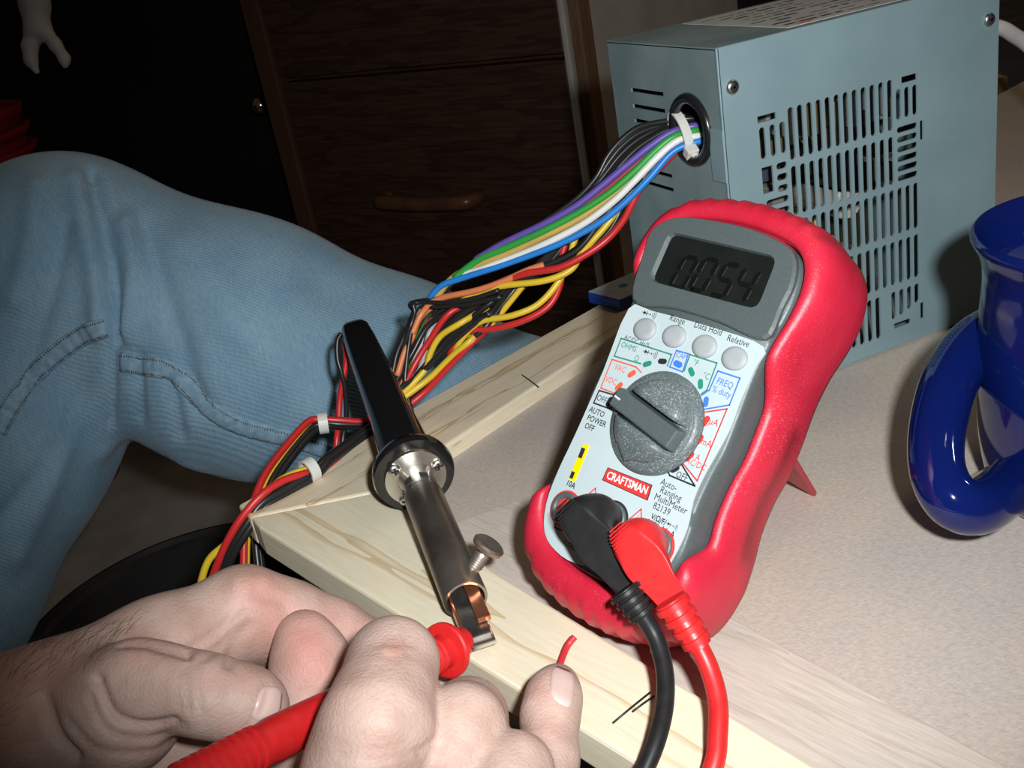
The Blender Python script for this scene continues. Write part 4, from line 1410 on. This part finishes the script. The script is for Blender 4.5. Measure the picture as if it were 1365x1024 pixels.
# the probe in the hands
pr0 = P(230, 1056, 0.228); pr1 = P(594, 867, 0.3115)
pax = pr1 - pr0; PL = np.linalg.norm(pax)
prof = [(-0.002, 0.0026), (0, 0.0046)]
for i in range(9):
    t = 0.002 + i * 0.0026
    prof += [(t, 0.0050), (t + 0.0003, 0.0056), (t + 0.0016, 0.0056), (t + 0.0019, 0.0050)]
prof += [(0.030, 0.0056), (PL * 0.55, 0.0050), (PL - 0.018, 0.0046)]
for i in range(5):
    t = PL - 0.015 + i * 0.0022
    prof += [(t, 0.0046), (t + 0.0004, 0.0054), (t + 0.0014, 0.0054), (t + 0.0018, 0.0046)]
prof += [(PL - 0.003, 0.0046), (PL - 0.0012, 0.0052), (PL - 0.0010, 0.0078), (PL - 0.0006, 0.0084), (PL + 0.0006, 0.0084), (PL + 0.0010, 0.0078), (PL + 0.0012, 0.0048), (PL + 0.0085, 0.0044), (PL + 0.0095, 0.0030)]
pb = MB().lathe(prof, pr0, pax, 32).build('probe', m_rpl, rlead, False)
autosmooth(pb, 28)
MB().lathe([(PL + 0.009, 0.0010), (PL + 0.0175, 0.0010), (PL + 0.0195, 0.0002)], pr0, pax, 12).build('probe_tip', m_screw, pb, True)
to_root(blead); to_root(rlead)

# ================================================================== SOLDERING IRON
iT = G(640, 846, ZR + 0.0062)
iF = G(553, 634, ZR + 0.0165)
iax = nrm(iF - iT)
LF = np.linalg.norm(iF - iT)
# how far the handle reaches: where the sight line to its end passes the axis
d = nrm(ray(465, 440)); w0 = iT - POS; bb = iax @ d
s_end = (bb * (d @ w0) - iax @ w0) / (1 - bb * bb)
print('iron: tip to shield %.3f, to handle end %.3f' % (LF, s_end), V(iT + iax * s_end))
iron = empty('soldering_iron', tuple(iT), 'soldering iron with glossy black handle and copper bit lying on the bench corner', 'soldering iron')
io = iT - np.array(iron.location)
up0 = nrm(np.array([0, 0, 1.0]) - iax * iax[2]); sd0 = np.cross(iax, up0)


def ip(s, a=0.0, b=0.0):
    return io + iax * s + up0 * a + sd0 * b


m_bake = mat('black_bakelite', (0.010, 0.010, 0.011), None, 20, 0.16, coat=0.3)
m_nick = mat('nickel', (0.66, 0.63, 0.58), (0.74, 0.71, 0.66), 30, 0.33, 1.0)
m_tubeM = mat('scorched_steel', (0.24, 0.20, 0.17), (0.42, 0.37, 0.32), 60, 0.34, 0.9, detail=4, bump=0.05, bscale=400)
m_cop = mat('copper', (0.60, 0.20, 0.10), (0.72, 0.30, 0.17), 120, 0.35, 0.9)
m_dkm = mat('sooty_steel', (0.05, 0.048, 0.045), (0.12, 0.11, 0.10), 150, 0.45, 0.7)
SR = 0.0158
# shield and handle
dom = MB().lathe([(LF - 0.0005, SR * 0.80), (LF, SR * 0.97), (LF + 0.0022, SR), (LF + 0.005, SR * 0.97), (LF + 0.0075, SR * 0.80), (LF + 0.009, SR * 0.66)], io, iax, 48).build('shield', m_bake, iron, False)
autosmooth(dom, 40)
rs = []
hl = s_end - LF
for t, w, h in ((0.05, 0.0108, 0.0108), (0.10, 0.0104, 0.0104), (0.2, 0.0097, 0.0095), (0.32, 0.0089, 0.0084), (0.45, 0.0084, 0.0076), (0.65, 0.0080, 0.0070), (0.85, 0.0074, 0.0066), (0.95, 0.0068, 0.0060), (0.985, 0.0056, 0.0050), (1.0, 0.003, 0.003)):
    ex = 2.0 + 2.2 * min(1, t / 0.5)
    rs.append([ip(LF + hl * t, math.copysign(abs(math.cos(a)) ** (2 / ex), math.cos(a)) * h, math.copysign(abs(math.sin(a)) ** (2 / ex), math.sin(a)) * w) for a in np.linspace(0, 2 * math.pi, 32, endpoint=False)])
hdl = MB().rings(rs).build('handle', m_bake, iron, True)
# nickel plate with three screws
npl = MB().lathe([(LF - 0.0022, 0.0072), (LF - 0.0020, SR * 0.74), (LF - 0.0008, SR * 0.76), (LF + 0.0005, SR * 0.76)], io, iax, 40).build('end_plate', m_nick, iron, False)
for k, a in enumerate((-48, 70, 216)):
    a = math.radians(a)
    screw_head(npl, ip(LF - 0.0022, math.cos(a) * 0.0096, math.sin(a) * 0.0096), -iax, 0.0025, mm_=m_nick)
# slotted neck and barrel
neck = MB().lathe([(LF - 0.0005, 0.0074), (LF - 0.003, 0.0066), (LF - 0.006, 0.0062), (LF - 0.013, 0.0062), (LF - 0.014, 0.0070), (LF - 0.017, 0.0070)], io, iax, 32).build('neck', m_nick, iron, False)
autosmooth(neck, 30)
for k in range(6):
    a = k * math.pi / 3 + 0.4
    c = ip(LF - 0.0095, math.cos(a) * 0.0061, math.sin(a) * 0.0061)
    nn = nrm(up0 * math.cos(a) + sd0 * math.sin(a)); tt = np.cross(iax, nn)
    Mx = Matrix(((tt[0], iax[0], nn[0], c[0]), (tt[1], iax[1], nn[1], c[1]), (tt[2], iax[2], nn[2], c[2]), (0, 0, 0, 1)))
    MB().box((-0.0016, -0.0015, -0.001), (0.0016, 0.0015, 0.0003), Mx).build('vent_hole', m_slot, neck)
b0 = 0.0165
bar_ = MB().lathe([(LF - 0.0145, 0.0069), (LF - 0.016, 0.0072), (b0 + 0.0005, 0.0072), (b0, 0.0070), (b0, 0.0062), (b0 + 0.014, 0.0060), (b0 + 0.0145, 0.0001)], io, iax, 40).build('barrel', m_tubeM, iron, False)
autosmooth(bar_, 35)
# bit: dark steel bar and bent copper plate
vdir = nrm(R[2] - iax * (R[2] @ iax)) * -1      # side of the bit that faces up to the lens
cdir = np.cross(iax, vdir)


def ibox(name, s0, s1, a0_, a1_, b0_, b1_, m, taper=1.0):
    v = []
    for s, k in ((s0, taper), (s1, 1.0)):
        for a, b in ((a0_, b0_), (a1_, b0_), (a1_, b1_), (a0_, b1_)):
            v.append(io + iax * s + up0 * a * k + sd0 * b * k)
    o = obj(name, v, [(3, 2, 1, 0), (4, 5, 6, 7), (0, 1, 5, 4), (1, 2, 6, 5), (2, 3, 7, 6), (3, 0, 4, 7)], m, iron)
    bevel(o, 0.0003)
    return o


sg = 1 if sd0 @ R[0] > 0 else -1
ibox('bit', -0.001, b0 + 0.012, -0.0030, 0.0008, -0.0042, 0.0034, m_dkm)
ibox('bit', 0.0035, b0 + 0.012, 0.0010, 0.0030, min(0.0005 * sg, 0.0048 * sg), max(0.0005 * sg, 0.0048 * sg), m_cop)
ibox('bit', 0.001, b0 + 0.006, -0.0036, 0.0020, min(-0.0052 * sg, -0.0042 * sg), max(-0.0052 * sg, -0.0042 * sg), m_cop)
ibox('bit_jaw', -0.0035, 0.004, -0.0024, -0.0006, -0.0036, 0.0040, m_nick)
# clamp bolt
bs = ip(b0 + 0.009, 0.0040, 0.0055 * sg)
bd = nrm(up0 * 0.75 + sd0 * sg * 0.66)
prof = [(0, 0.0022)]
for i in range(6):
    prof += [(0.001 + i * 0.0009, 0.0022), (0.0014 + i * 0.0009, 0.0026)]
prof += [(0.0068, 0.0022), (0.0075, 0.0026), (0.0085, 0.0052), (0.0098, 0.0055), (0.0105, 0.0048), (0.0107, 0.001)]
cb_ = MB().lathe(prof, bs, bd, 24).build('clamp_bolt', mat('rusty_bolt', (0.30, 0.24, 0.20), (0.45, 0.40, 0.36), 160, 0.42, 0.8), iron, False)
autosmooth(cb_, 35)

# ================================================================== MUG
m_mug = mat('cobalt_glaze', (0.0025, 0.008, 0.08), (0.003, 0.011, 0.10), 14, 0.08, coat=0.3)
mc = G(1470, 655, 0.0)
mug = empty('mug', (mc[0], mc[1], 0), 'glossy cobalt blue ceramic mug with a thick looped handle', 'mug')
MH = 0.094
for z in (0.09, 0.10, 0.11):
    print('mug rim left', z, V(np.array([mc[0], mc[1], z]) - R[0] * 0.044)[:2])
prof = [(0.0, 0.030), (0.0015, 0.033), (0.010, 0.037), (0.030, 0.0395), (0.060, 0.0395), (0.078, 0.0385), (MH - 0.008, 0.0395), (MH - 0.002, 0.0422), (MH, 0.0418), (MH + 0.0004, 0.0405), (MH - 0.004, 0.0385), (MH - 0.014, 0.0355), (0.060, 0.0358), (0.020, 0.0352), (0.006, 0.030), (0.005, 0.001)]
pf = [tuple(p) for p in crom([np.array(p) for p in prof], 3)]
mb_ = MB().lathe(pf, (0, 0, 0), (0, 0, 1), 72).build('body', m_mug, mug, True)
hpx = [(1420, 425, 0.385), (1380, 424, 0.372), (1335, 436, 0.362), (1295, 463, 0.353), (1265, 512, 0.342), (1249, 575, 0.332), (1250, 630, 0.324), (1272, 668, 0.319), (1303, 675, 0.322), (1335, 656, 0.334), (1370, 628, 0.352), (1410, 600, 0.378)]
hp = [P(*q) - np.array([mc[0], mc[1], 0]) for q in hpx]
hw = [0.0120, 0.0100, 0.0092, 0.0090, 0.0090, 0.0086, 0.0084, 0.0086, 0.0088, 0.0089, 0.0098, 0.0125]
hpc = crom(hp, 6); hwc = [float(x[0]) for x in crom([np.array([x]) for x in hw], 6)]
MB().tube(hpc, hwc, 20).build('handle', m_mug, mug, True)
MB().lathe([(MH - 0.024, 0.0354), (MH - 0.0235, 0.034), (MH - 0.0234, 0.001)], (0, 0, 0), (0, 0, 1), 48).build('drink', mat('milky_drink', (0.62, 0.60, 0.55), (0.68, 0.66, 0.61), 60, 0.5), mug, True)

# ================================================================== SMALL THINGS ON THE BENCH
bx = [G(785, 404, ZR), G(828, 416, ZR)]
bu = nrm(np.array([bx[1][0] - bx[0][0], bx[1][1] - bx[0][1], 0])); bv = np.array([-bu[1], bu[0], 0])
if bv @ R[2] < 0:
    bv = -bv
Mb = Matrix(((bu[0], bv[0], 0, bx[0][0]), (bu[1], bv[1], 0, bx[0][1]), (0, 0, 1, ZR), (0, 0, 0, 1)))
bl = np.linalg.norm(bx[1] - bx[0])
ebox = empty('blue_stick_box', (0, 0, 0), 'small blue block with a pale blue printed top lying on the far rail', 'block', mw=Mb)
o = MB().box((0, 0, 0), (bl, 0.075, 0.0065)).build('body', mat('blue_block', (0.012, 0.05, 0.33), (0.016, 0.065, 0.38), 40, 0.35), ebox); bevel(o, 0.0008)
o = MB().box((0.0006, 0.0006, 0.0065), (bl - 0.0006, 0.074, 0.0068)).build('top_label', mat('pale_blue_print', (0.42, 0.50, 0.60), (0.55, 0.62, 0.68), 200, 0.5), ebox)
for q in ((0.45, 0.016), (0.7, 0.034), (0.3, 0.045)):
    MB().lathe([(0.0067, 0.0026), (0.00695, 0.0026)], (bl * q[0], q[1], 0), (0, 0, 1), 16).build('printed_dot', mat('blue_dot', (0.04, 0.20, 0.55), None, 20, 0.5), ebox)
m_lead = mat('clipped_wire', (0.02, 0.02, 0.022), None, 30, 0.4, 0.5)
for pa, pb_, lb in (((696, 500), (718, 516), 'thin dark wire clipping lying alone on the far rail'), ((817, 964), (867, 923), 'longer of two thin dark wire clippings crossing on the near rail'), ((843, 949), (872, 928), 'shorter of two thin dark wire clippings on the near rail')):
    a = G(*pa, ZR + 0.0005); b = G(*pb_, ZR + 0.0005)
    tag(MB().tube([a, (a + b) / 2 + np.array([0, 0, 0.0001]), b], 0.0003, 6).build('wire_clipping', m_lead, None, True), lb, 'wire clipping', 'wire clippings on the bench')
wq_ = crom([G(742, 900, ZR + 0.0016), G(748, 882, ZR + 0.0018), G(756, 862, ZR + 0.0022), G(766, 849, ZR + 0.004)], 6)
tag(MB().tube(wq_, 0.00105, 8).build('red_wire_scrap', mat('wire_red_scrap', (0.55, 0.03, 0.04), None, 30, 0.4), None, True), 'short scrap of red insulated wire under the little fingertip', 'wire scrap')

# ================================================================== PERSON
person = empty('person', tuple(P(-260, 900, 0.66) * np.array([1, 1, 0]) + np.array([0, 0, FLOOR])), 'person in faded blue jeans, both hands holding a red probe over the bench corner', 'person')


def pchild(o, parent=None):
    o.parent = parent or person
    if parent is None:
        o.matrix_parent_inverse = Matrix.Translation(-person.location)
    return o


# ------------------------------------------------------------------ jeans
leg_g = [(0.02, chain([(95, 374, 0.68, 163), (330, 463, 0.68, 160), (520, 532, 0.695, 150), (720, 605, 0.72, 134), (900, 700, 0.77, 110)], 0.03)),
         (0.012, chain([(95, 374, 0.68, 163), (-20, 590, 0.67, 152), (-120, 780, 0.655, 152), (-260, 1040, 0.64, 158)], 0.03)),
         (0.008, chain([(166, 455, 0.632, 26), (166, 548, 0.64, 19)], 0.01)),
         (0.008, chain([(200, 470, 0.632, 24), (206, 552, 0.645, 17)], 0.01)),
         (0.012, chain([(232, 520, 0.632, 34), (262, 596, 0.652, 22)], 0.01)),
         (0.012, chain([(120, 520, 0.632, 26), (132, 590, 0.65, 18)], 0.01))]
v, f = solid(leg_g, 0.0032)
v = np_smooth(v, f, 3)
v = emboss(v, f, [([(122, 230), (138, 300), (152, 380), (155, 455)], 8, -0.0085), ([(100, 240), (112, 300), (128, 380), (132, 440)], 13, 0.0055),
                  ([(170, 300), (178, 370), (165, 440)], 15, 0.006), ([(85, 300), (70, 380), (50, 440), (35, 520)], 11, -0.0045), ([(48, 250), (40, 330), (20, 400)], 16, 0.004),
                  ([(190, 300), (215, 380), (245, 470), (262, 540)], 14, -0.004), ([(255, 330), (330, 450), (420, 540)], 30, 0.004), ([(165, 470), (230, 488), (280, 545)], 10, -0.0018),
                  ([(184, 478), (186, 560)], 6, -0.005), ([(148, 470), (148, 565)], 6, -0.005), ([(225, 500), (240, 580)], 8, -0.004), ([(90, 560), (60, 650), (20, 740)], 18, 0.005),
                  ([(110, 520), (60, 620), (5, 690)], 11, -0.004), ([(300, 470), (400, 520), (520, 560)], 25, -0.0015), ([(420, 370), (520, 450)], 30, -0.0035)])
v = np_smooth(v, f, 1)
# denim
md_ = bpy.data.materials.new('denim'); md_.use_nodes = True
nt = md_.node_tree; bs_ = nt.nodes['Principled BSDF']; bs_.inputs['Roughness'].default_value = 0.9; bs_.inputs['Specular IOR Level'].default_value = 0.15
bs_.inputs['Sheen Weight'].default_value = 0.15
tc = nt.nodes.new('ShaderNodeTexCoord')
n1 = nt.nodes.new('ShaderNodeTexNoise'); n1.inputs['Scale'].default_value = 22; n1.inputs['Detail'].default_value = 4
n2 = nt.nodes.new('ShaderNodeTexNoise'); n2.inputs['Scale'].default_value = 420; n2.inputs['Detail'].default_value = 2
mp = nt.nodes.new('ShaderNodeMapping'); mp.inputs['Rotation'].default_value = (0.3, 0.4, 0.9); mp.inputs['Scale'].default_value = (3.0, 1.0, 0.35)
wv_ = nt.nodes.new('ShaderNodeTexWave'); wv_.inputs['Scale'].default_value = 190; wv_.inputs['Distortion'].default_value = 1.5; wv_.bands_direction = 'DIAGONAL'
nt.links.new(tc.outputs['Object'], n1.inputs['Vector']); nt.links.new(tc.outputs['Object'], mp.inputs['Vector']); nt.links.new(mp.outputs['Vector'], n2.inputs['Vector']); nt.links.new(tc.outputs['Object'], wv_.inputs['Vector'])
r1 = nt.nodes.new('ShaderNodeValToRGB'); r1.color_ramp.elements[0].position = 0.32; r1.color_ramp.elements[1].position = 0.7
r1.color_ramp.elements[0].color = (0.205, 0.355, 0.49, 1); r1.color_ramp.elements[1].color = (0.29, 0.455, 0.58, 1)
r2 = nt.nodes.new('ShaderNodeValToRGB'); r2.color_ramp.elements[0].position = 0.3; r2.color_ramp.elements[1].position = 0.7
r2.color_ramp.elements[0].color = (0.84, 0.88, 0.92, 1); r2.color_ramp.elements[1].color = (1.14, 1.1, 1.06, 1)
mx_ = nt.nodes.new('ShaderNodeMix'); mx_.data_type = 'RGBA'; mx_.blend_type = 'MULTIPLY'; mx_.inputs[0].default_value = 1
nt.links.new(n1.outputs['Fac'], r1.inputs['Fac']); nt.links.new(n2.outputs['Fac'], r2.inputs['Fac'])
nt.links.new(r1.outputs['Color'], mx_.inputs[6]); nt.links.new(r2.outputs['Color'], mx_.inputs[7]); nt.links.new(mx_.outputs[2], bs_.inputs['Base Color'])
bp = nt.nodes.new('ShaderNodeBump'); bp.inputs['Strength'].default_value = 0.25; bp.inputs['Distance'].default_value = 0.001
nt.links.new(wv_.outputs['Fac'], bp.inputs['Height']); nt.links.new(bp.outputs['Normal'], bs_.inputs['Normal'])
jeans = pchild(obj('jeans', v, f, md_, None, True))
jeans['label'] = 'faded light blue denim trouser leg bent at the knee'
jt = bvh(jeans)
# flat-felled inseam: a raised strip with two rows of stitches, laid on the cloth
m_seam = mat('denim_seam', (0.20, 0.34, 0.46), (0.30, 0.46, 0.58), 260, 0.9)
m_st = mat('seam_thread', (0.10, 0.085, 0.07), (0.15, 0.12, 0.09), 200, 0.8)


def seam(line, w=0.0058):
    pts = crom([np.array(q, float) for q in line], 10)
    S = []
    for q in pts:
        h, n = cast(jt, q[0], q[1])
        if h is not None:
            S.append((h, n))
    ctr = [a for a, _ in S]
    # soften the path
    for _ in range(3):
        ctr = [ctr[0]] + [(ctr[i - 1] + 2 * ctr[i] + ctr[i + 1]) / 4 for i in range(1, len(ctr) - 1)] + [ctr[-1]]
    rs = []; e1 = []; e2 = []
    for i, c in enumerate(ctr):
        t = nrm(ctr[min(i + 1, len(ctr) - 1)] - ctr[max(i - 1, 0)]); n = S[i][1]; sd = nrm(np.cross(t, n)); n = np.cross(sd, t)
        puck = 0.0004 * math.sin(i * 1.9)
        hh = 0.0016 + puck
        rs.append([c - sd * w - n * 0.003, c - sd * w + n * hh * 0.5, c - sd * w * 0.8 + n * hh, c + n * (hh + 0.0003), c + sd * w * 0.8 + n * hh, c + sd * w + n * hh * 0.5, c + sd * w - n * 0.003])
        e1.append(c - sd * w * 0.72 + n * (hh + 0.0001)); e2.append(c + sd * w * 0.72 + n * (hh + 0.0001))
    so_ = MB().rings(rs).build('inseam', m_seam, jeans, True)
    st = MB()
    for e in (e1, e2):
        ep = crom(e, 4)
        for i in range(0, len(ep) - 2, 3):
            st.tube([ep[i], ep[i + 1]], 0.0007, 4)
    st.build('stitching', m_st, so_)


seam([(-5, 575), (12, 545), (38, 508), (75, 472), (112, 447), (140, 437)])
seam([(162, 483), (195, 488), (228, 495), (255, 518), (283, 548), (320, 568), (365, 580), (420, 595), (470, 615)])

# ------------------------------------------------------------------ hands
m_skin = mat('skin', (0.43, 0.285, 0.235), (0.55, 0.395, 0.34), 110, 0.52, bump=0.30, bscale=1100, detail=7, sss=0.0, attr='tint', spec=0.33, ramp=(0.3, 0.7))
m_nail = mat('fingernail', (0.60, 0.42, 0.38), (0.66, 0.48, 0.44), 80, 0.28, spec=0.5)
m_nailtip = mat('nail_edge', (0.72, 0.66, 0.60), None, 80, 0.4)


def tint(o, v, marks):
    px, py = np_pix(v)
    c = np.ones((len(v), 3))
    for line, w, col, amt in marks:
        if len(line) == 1:
            line = [line[0], (line[0][0] + 0.01, line[0][1])]
        g = np.exp(-(seg_dist(px, py, line) / w) ** 2)[:, None] * amt
        c = c * (1 - g) + c * np.array(col) * g
    colour_attr(o, c)


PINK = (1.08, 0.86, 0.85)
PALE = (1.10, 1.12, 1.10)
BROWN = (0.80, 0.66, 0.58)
HS = 0.915
# left hand: forearm, back of the hand, index finger reaching behind, thumb in front
Lg = [(0.004, chain([(-330, 1090, 0.300, 140), (-120, 1030, 0.305, 108), (40, 978, 0.312, 84), (110, 938, 0.318, 72)], 0.02, HS)
       + chain([(95, 940, 0.322, 74), (210, 874, 0.332, 65), (325, 818, 0.345, 60)], 0.012, HS)
       + chain([(95, 965, 0.335, 78), (240, 925, 0.350, 62), (350, 890, 0.362, 48)], 0.012, HS)
       + chain([(130, 1000, 0.330, 72), (230, 1010, 0.345, 60), (330, 1020, 0.36, 48)], 0.012, HS)
       + chain([(325, 818, 0.345, 58), (385, 828, 0.352, 49), (442, 848, 0.358, 45), (512, 880, 0.362, 41), (565, 915, 0.365, 36)], 0.006, HS)
       + chain([(350, 890, 0.362, 46), (430, 930, 0.366, 42), (500, 985, 0.368, 38)], 0.006, HS)),
      (0.0045, chain([(120, 950, 0.312, 74), (160, 948, 0.306, 70), (190, 918, 0.302, 54)], 0.012, HS)
       + chain([(182, 911, 0.303, 52), (226, 914, 0.300, 45), (278, 928, 0.299, 49), (330, 940, 0.302, 44), (342, 945, 0.304, 40)], 0.006, HS))]
v, f = solid(Lg, 0.0012)
v = np_smooth(v, f, 2)
Lmarks = [([(243, 890), (236, 915), (240, 945)], 3.0, -0.0005), ([(254, 884), (248, 912), (252, 948)], 3.0, -0.0006), ([(265, 886), (262, 915), (268, 955)], 3.0, -0.0005), ([(276, 890), (274, 915)], 2.5, -0.0004),
          ([(130, 905), (150, 950), (190, 968), (232, 962)], 6, -0.0018), ([(120, 930), (145, 975), (200, 985), (245, 968)], 5, -0.0008),
          ([(90, 960), (130, 1000), (200, 1003), (235, 985)], 5, -0.0007), ([(60, 930), (75, 980), (100, 1010)], 8, -0.002),
          ([(250, 868), (275, 850), (300, 832), (318, 810)], 6, -0.0008), ([(268, 880), (296, 860), (314, 840)], 6, -0.0007), ([(305, 885), (312, 862), (330, 835)], 7, -0.0012),
          ([(160, 858), (200, 860), (250, 872)], 7, -0.0015), ([(455, 838), (468, 818)], 3, -0.0005), ([(448, 832), (462, 812)], 2.5, -0.0004), ([(345, 790), (375, 800), (385, 830)], 12, -0.0010),
          ([(318, 775), (350, 778)], 14, 0.0012), ([(180, 872)], 14, 0.0006) if False else ([(172, 872), (190, 872)], 14, 0.0008), ([(325, 976), (350, 945), (358, 912)], 5, -0.0005)]
v = emboss(v, f, Lmarks)
lhand = pchild(obj('left_hand', v, f, m_skin, None, True))
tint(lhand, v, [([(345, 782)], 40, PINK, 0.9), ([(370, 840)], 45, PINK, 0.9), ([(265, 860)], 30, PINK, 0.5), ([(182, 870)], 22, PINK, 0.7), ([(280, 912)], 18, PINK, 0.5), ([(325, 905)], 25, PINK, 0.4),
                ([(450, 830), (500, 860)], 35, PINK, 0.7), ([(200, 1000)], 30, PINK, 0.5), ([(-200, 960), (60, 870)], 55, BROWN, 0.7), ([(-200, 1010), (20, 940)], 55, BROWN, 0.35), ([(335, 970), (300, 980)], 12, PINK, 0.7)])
lt = bvh(lhand)
lhand['label'] = 'left hand with thumb across the front, wrist entering beside the tub'


def nail(tree, quad, parent, n=13, lift=0.0004, edge=None):
    """nail plate laid on the finger; quad = corner pixels (base-left, base-right, tip-right, tip-left)"""
    q = [np.array(p, float) for p in quad]
    top = []; bot = []
    for i in range(n):
        t = i / (n - 1); r_, rb_ = [], []
        for j in range(n):
            s = 0.5 + (j / (n - 1) - 0.5) * (1 - 0.45 * abs(2 * t - 1) ** 5)
            p = (1 - t) * ((1 - s) * q[0] + s * q[1]) + t * ((1 - s) * q[3] + s * q[2])
            cen = (q[0] + q[1]) / 2
            if i == 0:
                p = p + ((q[0] + q[1]) / 2 - (q[2] + q[3]) / 2) * 0.10 * (1 - (2 * s - 1) ** 2)
            h, nn = cast(tree, p[0], p[1])
            if h is None:
                h, nn = r_[-1] if False else (None, None)
            r_.append((h, nn))
        top.append(r_)
    good = [x for r_ in top for x in r_ if x[0] is not None]
    vv = []
    mean_n = nrm(sum(x[1] for x in good))
    for i, r_ in enumerate(top):
        for j, (h, nn) in enumerate(r_):
            if h is None:
                s = j; k = min(range(n), key=lambda m_: abs(m_ - j) if r_[m_][0] is not None else 99)
                h, nn = r_[k] if r_[k][0] is not None else good[0]
            vv.append((h, nrm(nn * 0.5 + mean_n * 0.5)))
    V_ = [h + nn * (lift if 0 < (k % n) < n - 1 and k >= n else -0.0002) for k, (h, nn) in enumerate(vv)] + [h - nn * 0.0008 for h, nn in vv]
    F_ = []
    N = n * n
    for i in range(n - 1):
        for j in range(n - 1):
            a = i * n + j
            F_.append((a, a + 1, a + n + 1, a + n)); F_.append((N + a, N + a + n, N + a + n + 1, N + a + 1))
    rim = [j for j in range(n)] + [i * n + n - 1 for i in range(1, n)] + [(n - 1) * n + j for j in range(n - 2, -1, -1)] + [i * n for i in range(n - 2, 0, -1)]
    for a, b in zip(rim, rim[1:] + rim[:1]):
        F_.append((a, N + a, N + b, b))
    return obj('fingernail', V_, F_, m_nail, parent, True)


nail(lt, [(333, 966), (349, 912), (376, 915), (372, 955)], lhand)

# right hand: fist with knuckles toward the lens, thumb behind the probe, little finger on the rail
def rchain(p, k): return chain(p, k)
Rg = [(0.004, chain([(560, 1500, 0.250, 190), (545, 1300, 0.262, 150), (500, 1170, 0.272, 105)], 0.02, HS) + chain([(560, 1300, 0.268, 150), (630, 1180, 0.285, 100)], 0.02, HS)
       + chain([(480, 1190, 0.265, 90), (462, 1085, 0.266, 74)], 0.012, HS) + chain([(560, 1200, 0.27, 90), (578, 1095, 0.272, 64)], 0.012, HS) + chain([(640, 1200, 0.27, 85), (655, 1110, 0.268, 56)], 0.012, HS) + chain([(690, 1210, 0.275, 75), (715, 1120, 0.272, 48)], 0.012, HS)),
      (0.0022, chain([(462, 1085, 0.266, 74), (478, 1030, 0.264, 70), (502, 968, 0.266, 70), (513, 925, 0.277, 59), (524, 884, 0.289, 55), (532, 880, 0.308, 47), (538, 915, 0.325, 40)], 0.006, HS)),
      (0.0018, chain([(578, 1095, 0.272, 62), (600, 1020, 0.272, 52), (618, 968, 0.279, 50), (624, 957, 0.294, 47), (612, 968, 0.325, 42), (590, 1010, 0.335, 38)], 0.006, HS)),
      (0.0018, chain([(655, 1110, 0.268, 54), (674, 1055, 0.266, 47), (687, 1027, 0.272, 44), (690, 1026, 0.288, 42), (672, 1040, 0.320, 38)], 0.006, HS)),
      (0.0016, chain([(715, 1120, 0.270, 46), (728, 1060, 0.282, 40), (731, 1010, 0.292, 38), (733, 955, 0.303, 36.5), (738, 930, 0.310, 34.5), (743, 914, 0.3155, 29)], 0.004, HS)),
      (0.002, chain([(430, 1150, 0.285, 75), (405, 1060, 0.308, 54), (402, 970, 0.326, 46), (415, 905, 0.331, 48), (414, 880, 0.332, 45), (405, 849, 0.335, 36)], 0.006, HS))]
v, f = solid(Rg, 0.0012)
v = np_smooth(v, f, 2)
Rmarks = [([(445, 990), (470, 998), (505, 1000), (540, 992)], 3, -0.0004), ([(450, 1006), (480, 1012), (520, 1012), (560, 1000)], 3, -0.0005), ([(560, 1005), (575, 990), (590, 1000)], 4, -0.0007), ([(600, 1005), (622, 1012), (645, 1006)], 4, -0.0006),
          ([(590, 1014), (625, 1022), (650, 1018)], 3, -0.0005), ([(505, 872), (525, 878), (545, 872)], 3, -0.0003), ([(502, 858), (525, 862), (548, 858)], 2.5, -0.0003), ([(515, 867), (532, 866)], 10, 0.0006), ([(500, 962), (515, 965)], 22, 0.0010),
          ([(712, 968), (735, 974), (755, 970)], 2.5, -0.0003), ([(712, 978), (735, 984), (757, 980)], 2.5, -0.0003), ([(716, 962), (735, 964), (752, 962)], 2, -0.0002)]
v = emboss(v, f, Rmarks)
rhand = pchild(obj('right_hand', v, f, m_skin, None, True))
rhand['label'] = 'right hand in a loose fist with little finger stretched onto the rail'
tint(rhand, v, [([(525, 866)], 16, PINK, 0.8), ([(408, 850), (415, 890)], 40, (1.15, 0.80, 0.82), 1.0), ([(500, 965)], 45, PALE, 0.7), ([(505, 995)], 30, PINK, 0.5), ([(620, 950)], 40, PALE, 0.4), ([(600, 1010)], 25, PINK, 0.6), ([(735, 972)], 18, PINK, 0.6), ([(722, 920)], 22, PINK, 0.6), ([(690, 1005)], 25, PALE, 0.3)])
rt_ = bvh(rhand)
nail(rt_, [(731, 927), (764, 947), (768, 899), (734, 886)], rhand)

# hairs on the left wrist
hb = MB()
for i in range(130):
    t = rnd.random()
    x = -15 + 185 * t ** 1.2; y = 872 - 38 * t + abs(rnd.gauss(0, 1)) * (60 * (1 - 0.85 * t))
    if y > 1000:
        continue
    h, n = cast(lt, x, y)
    if h is None:
        continue
    d1 = nrm(R[0] * rnd.uniform(0.5, 1.0) - R[1] * rnd.uniform(0.1, 0.6) + n * 0.45)
    L = rnd.uniform(0.003, 0.008)
    p1 = h + d1 * L * 0.5 + n * 0.0004; p2 = h + d1 * L * 1.0 + R[0] * L * 0.08
    hb.tube([h - n * 0.0003, p1, p2], [0.00004, 0.000035, 0.00002], 3, cap=False)
ho = hb.build('arm_hair', mat('dark_hair', (0.05, 0.03, 0.02), None, 50, 0.4), lhand)
ho['kind'] = 'stuff'

bpy.context.view_layer.update()
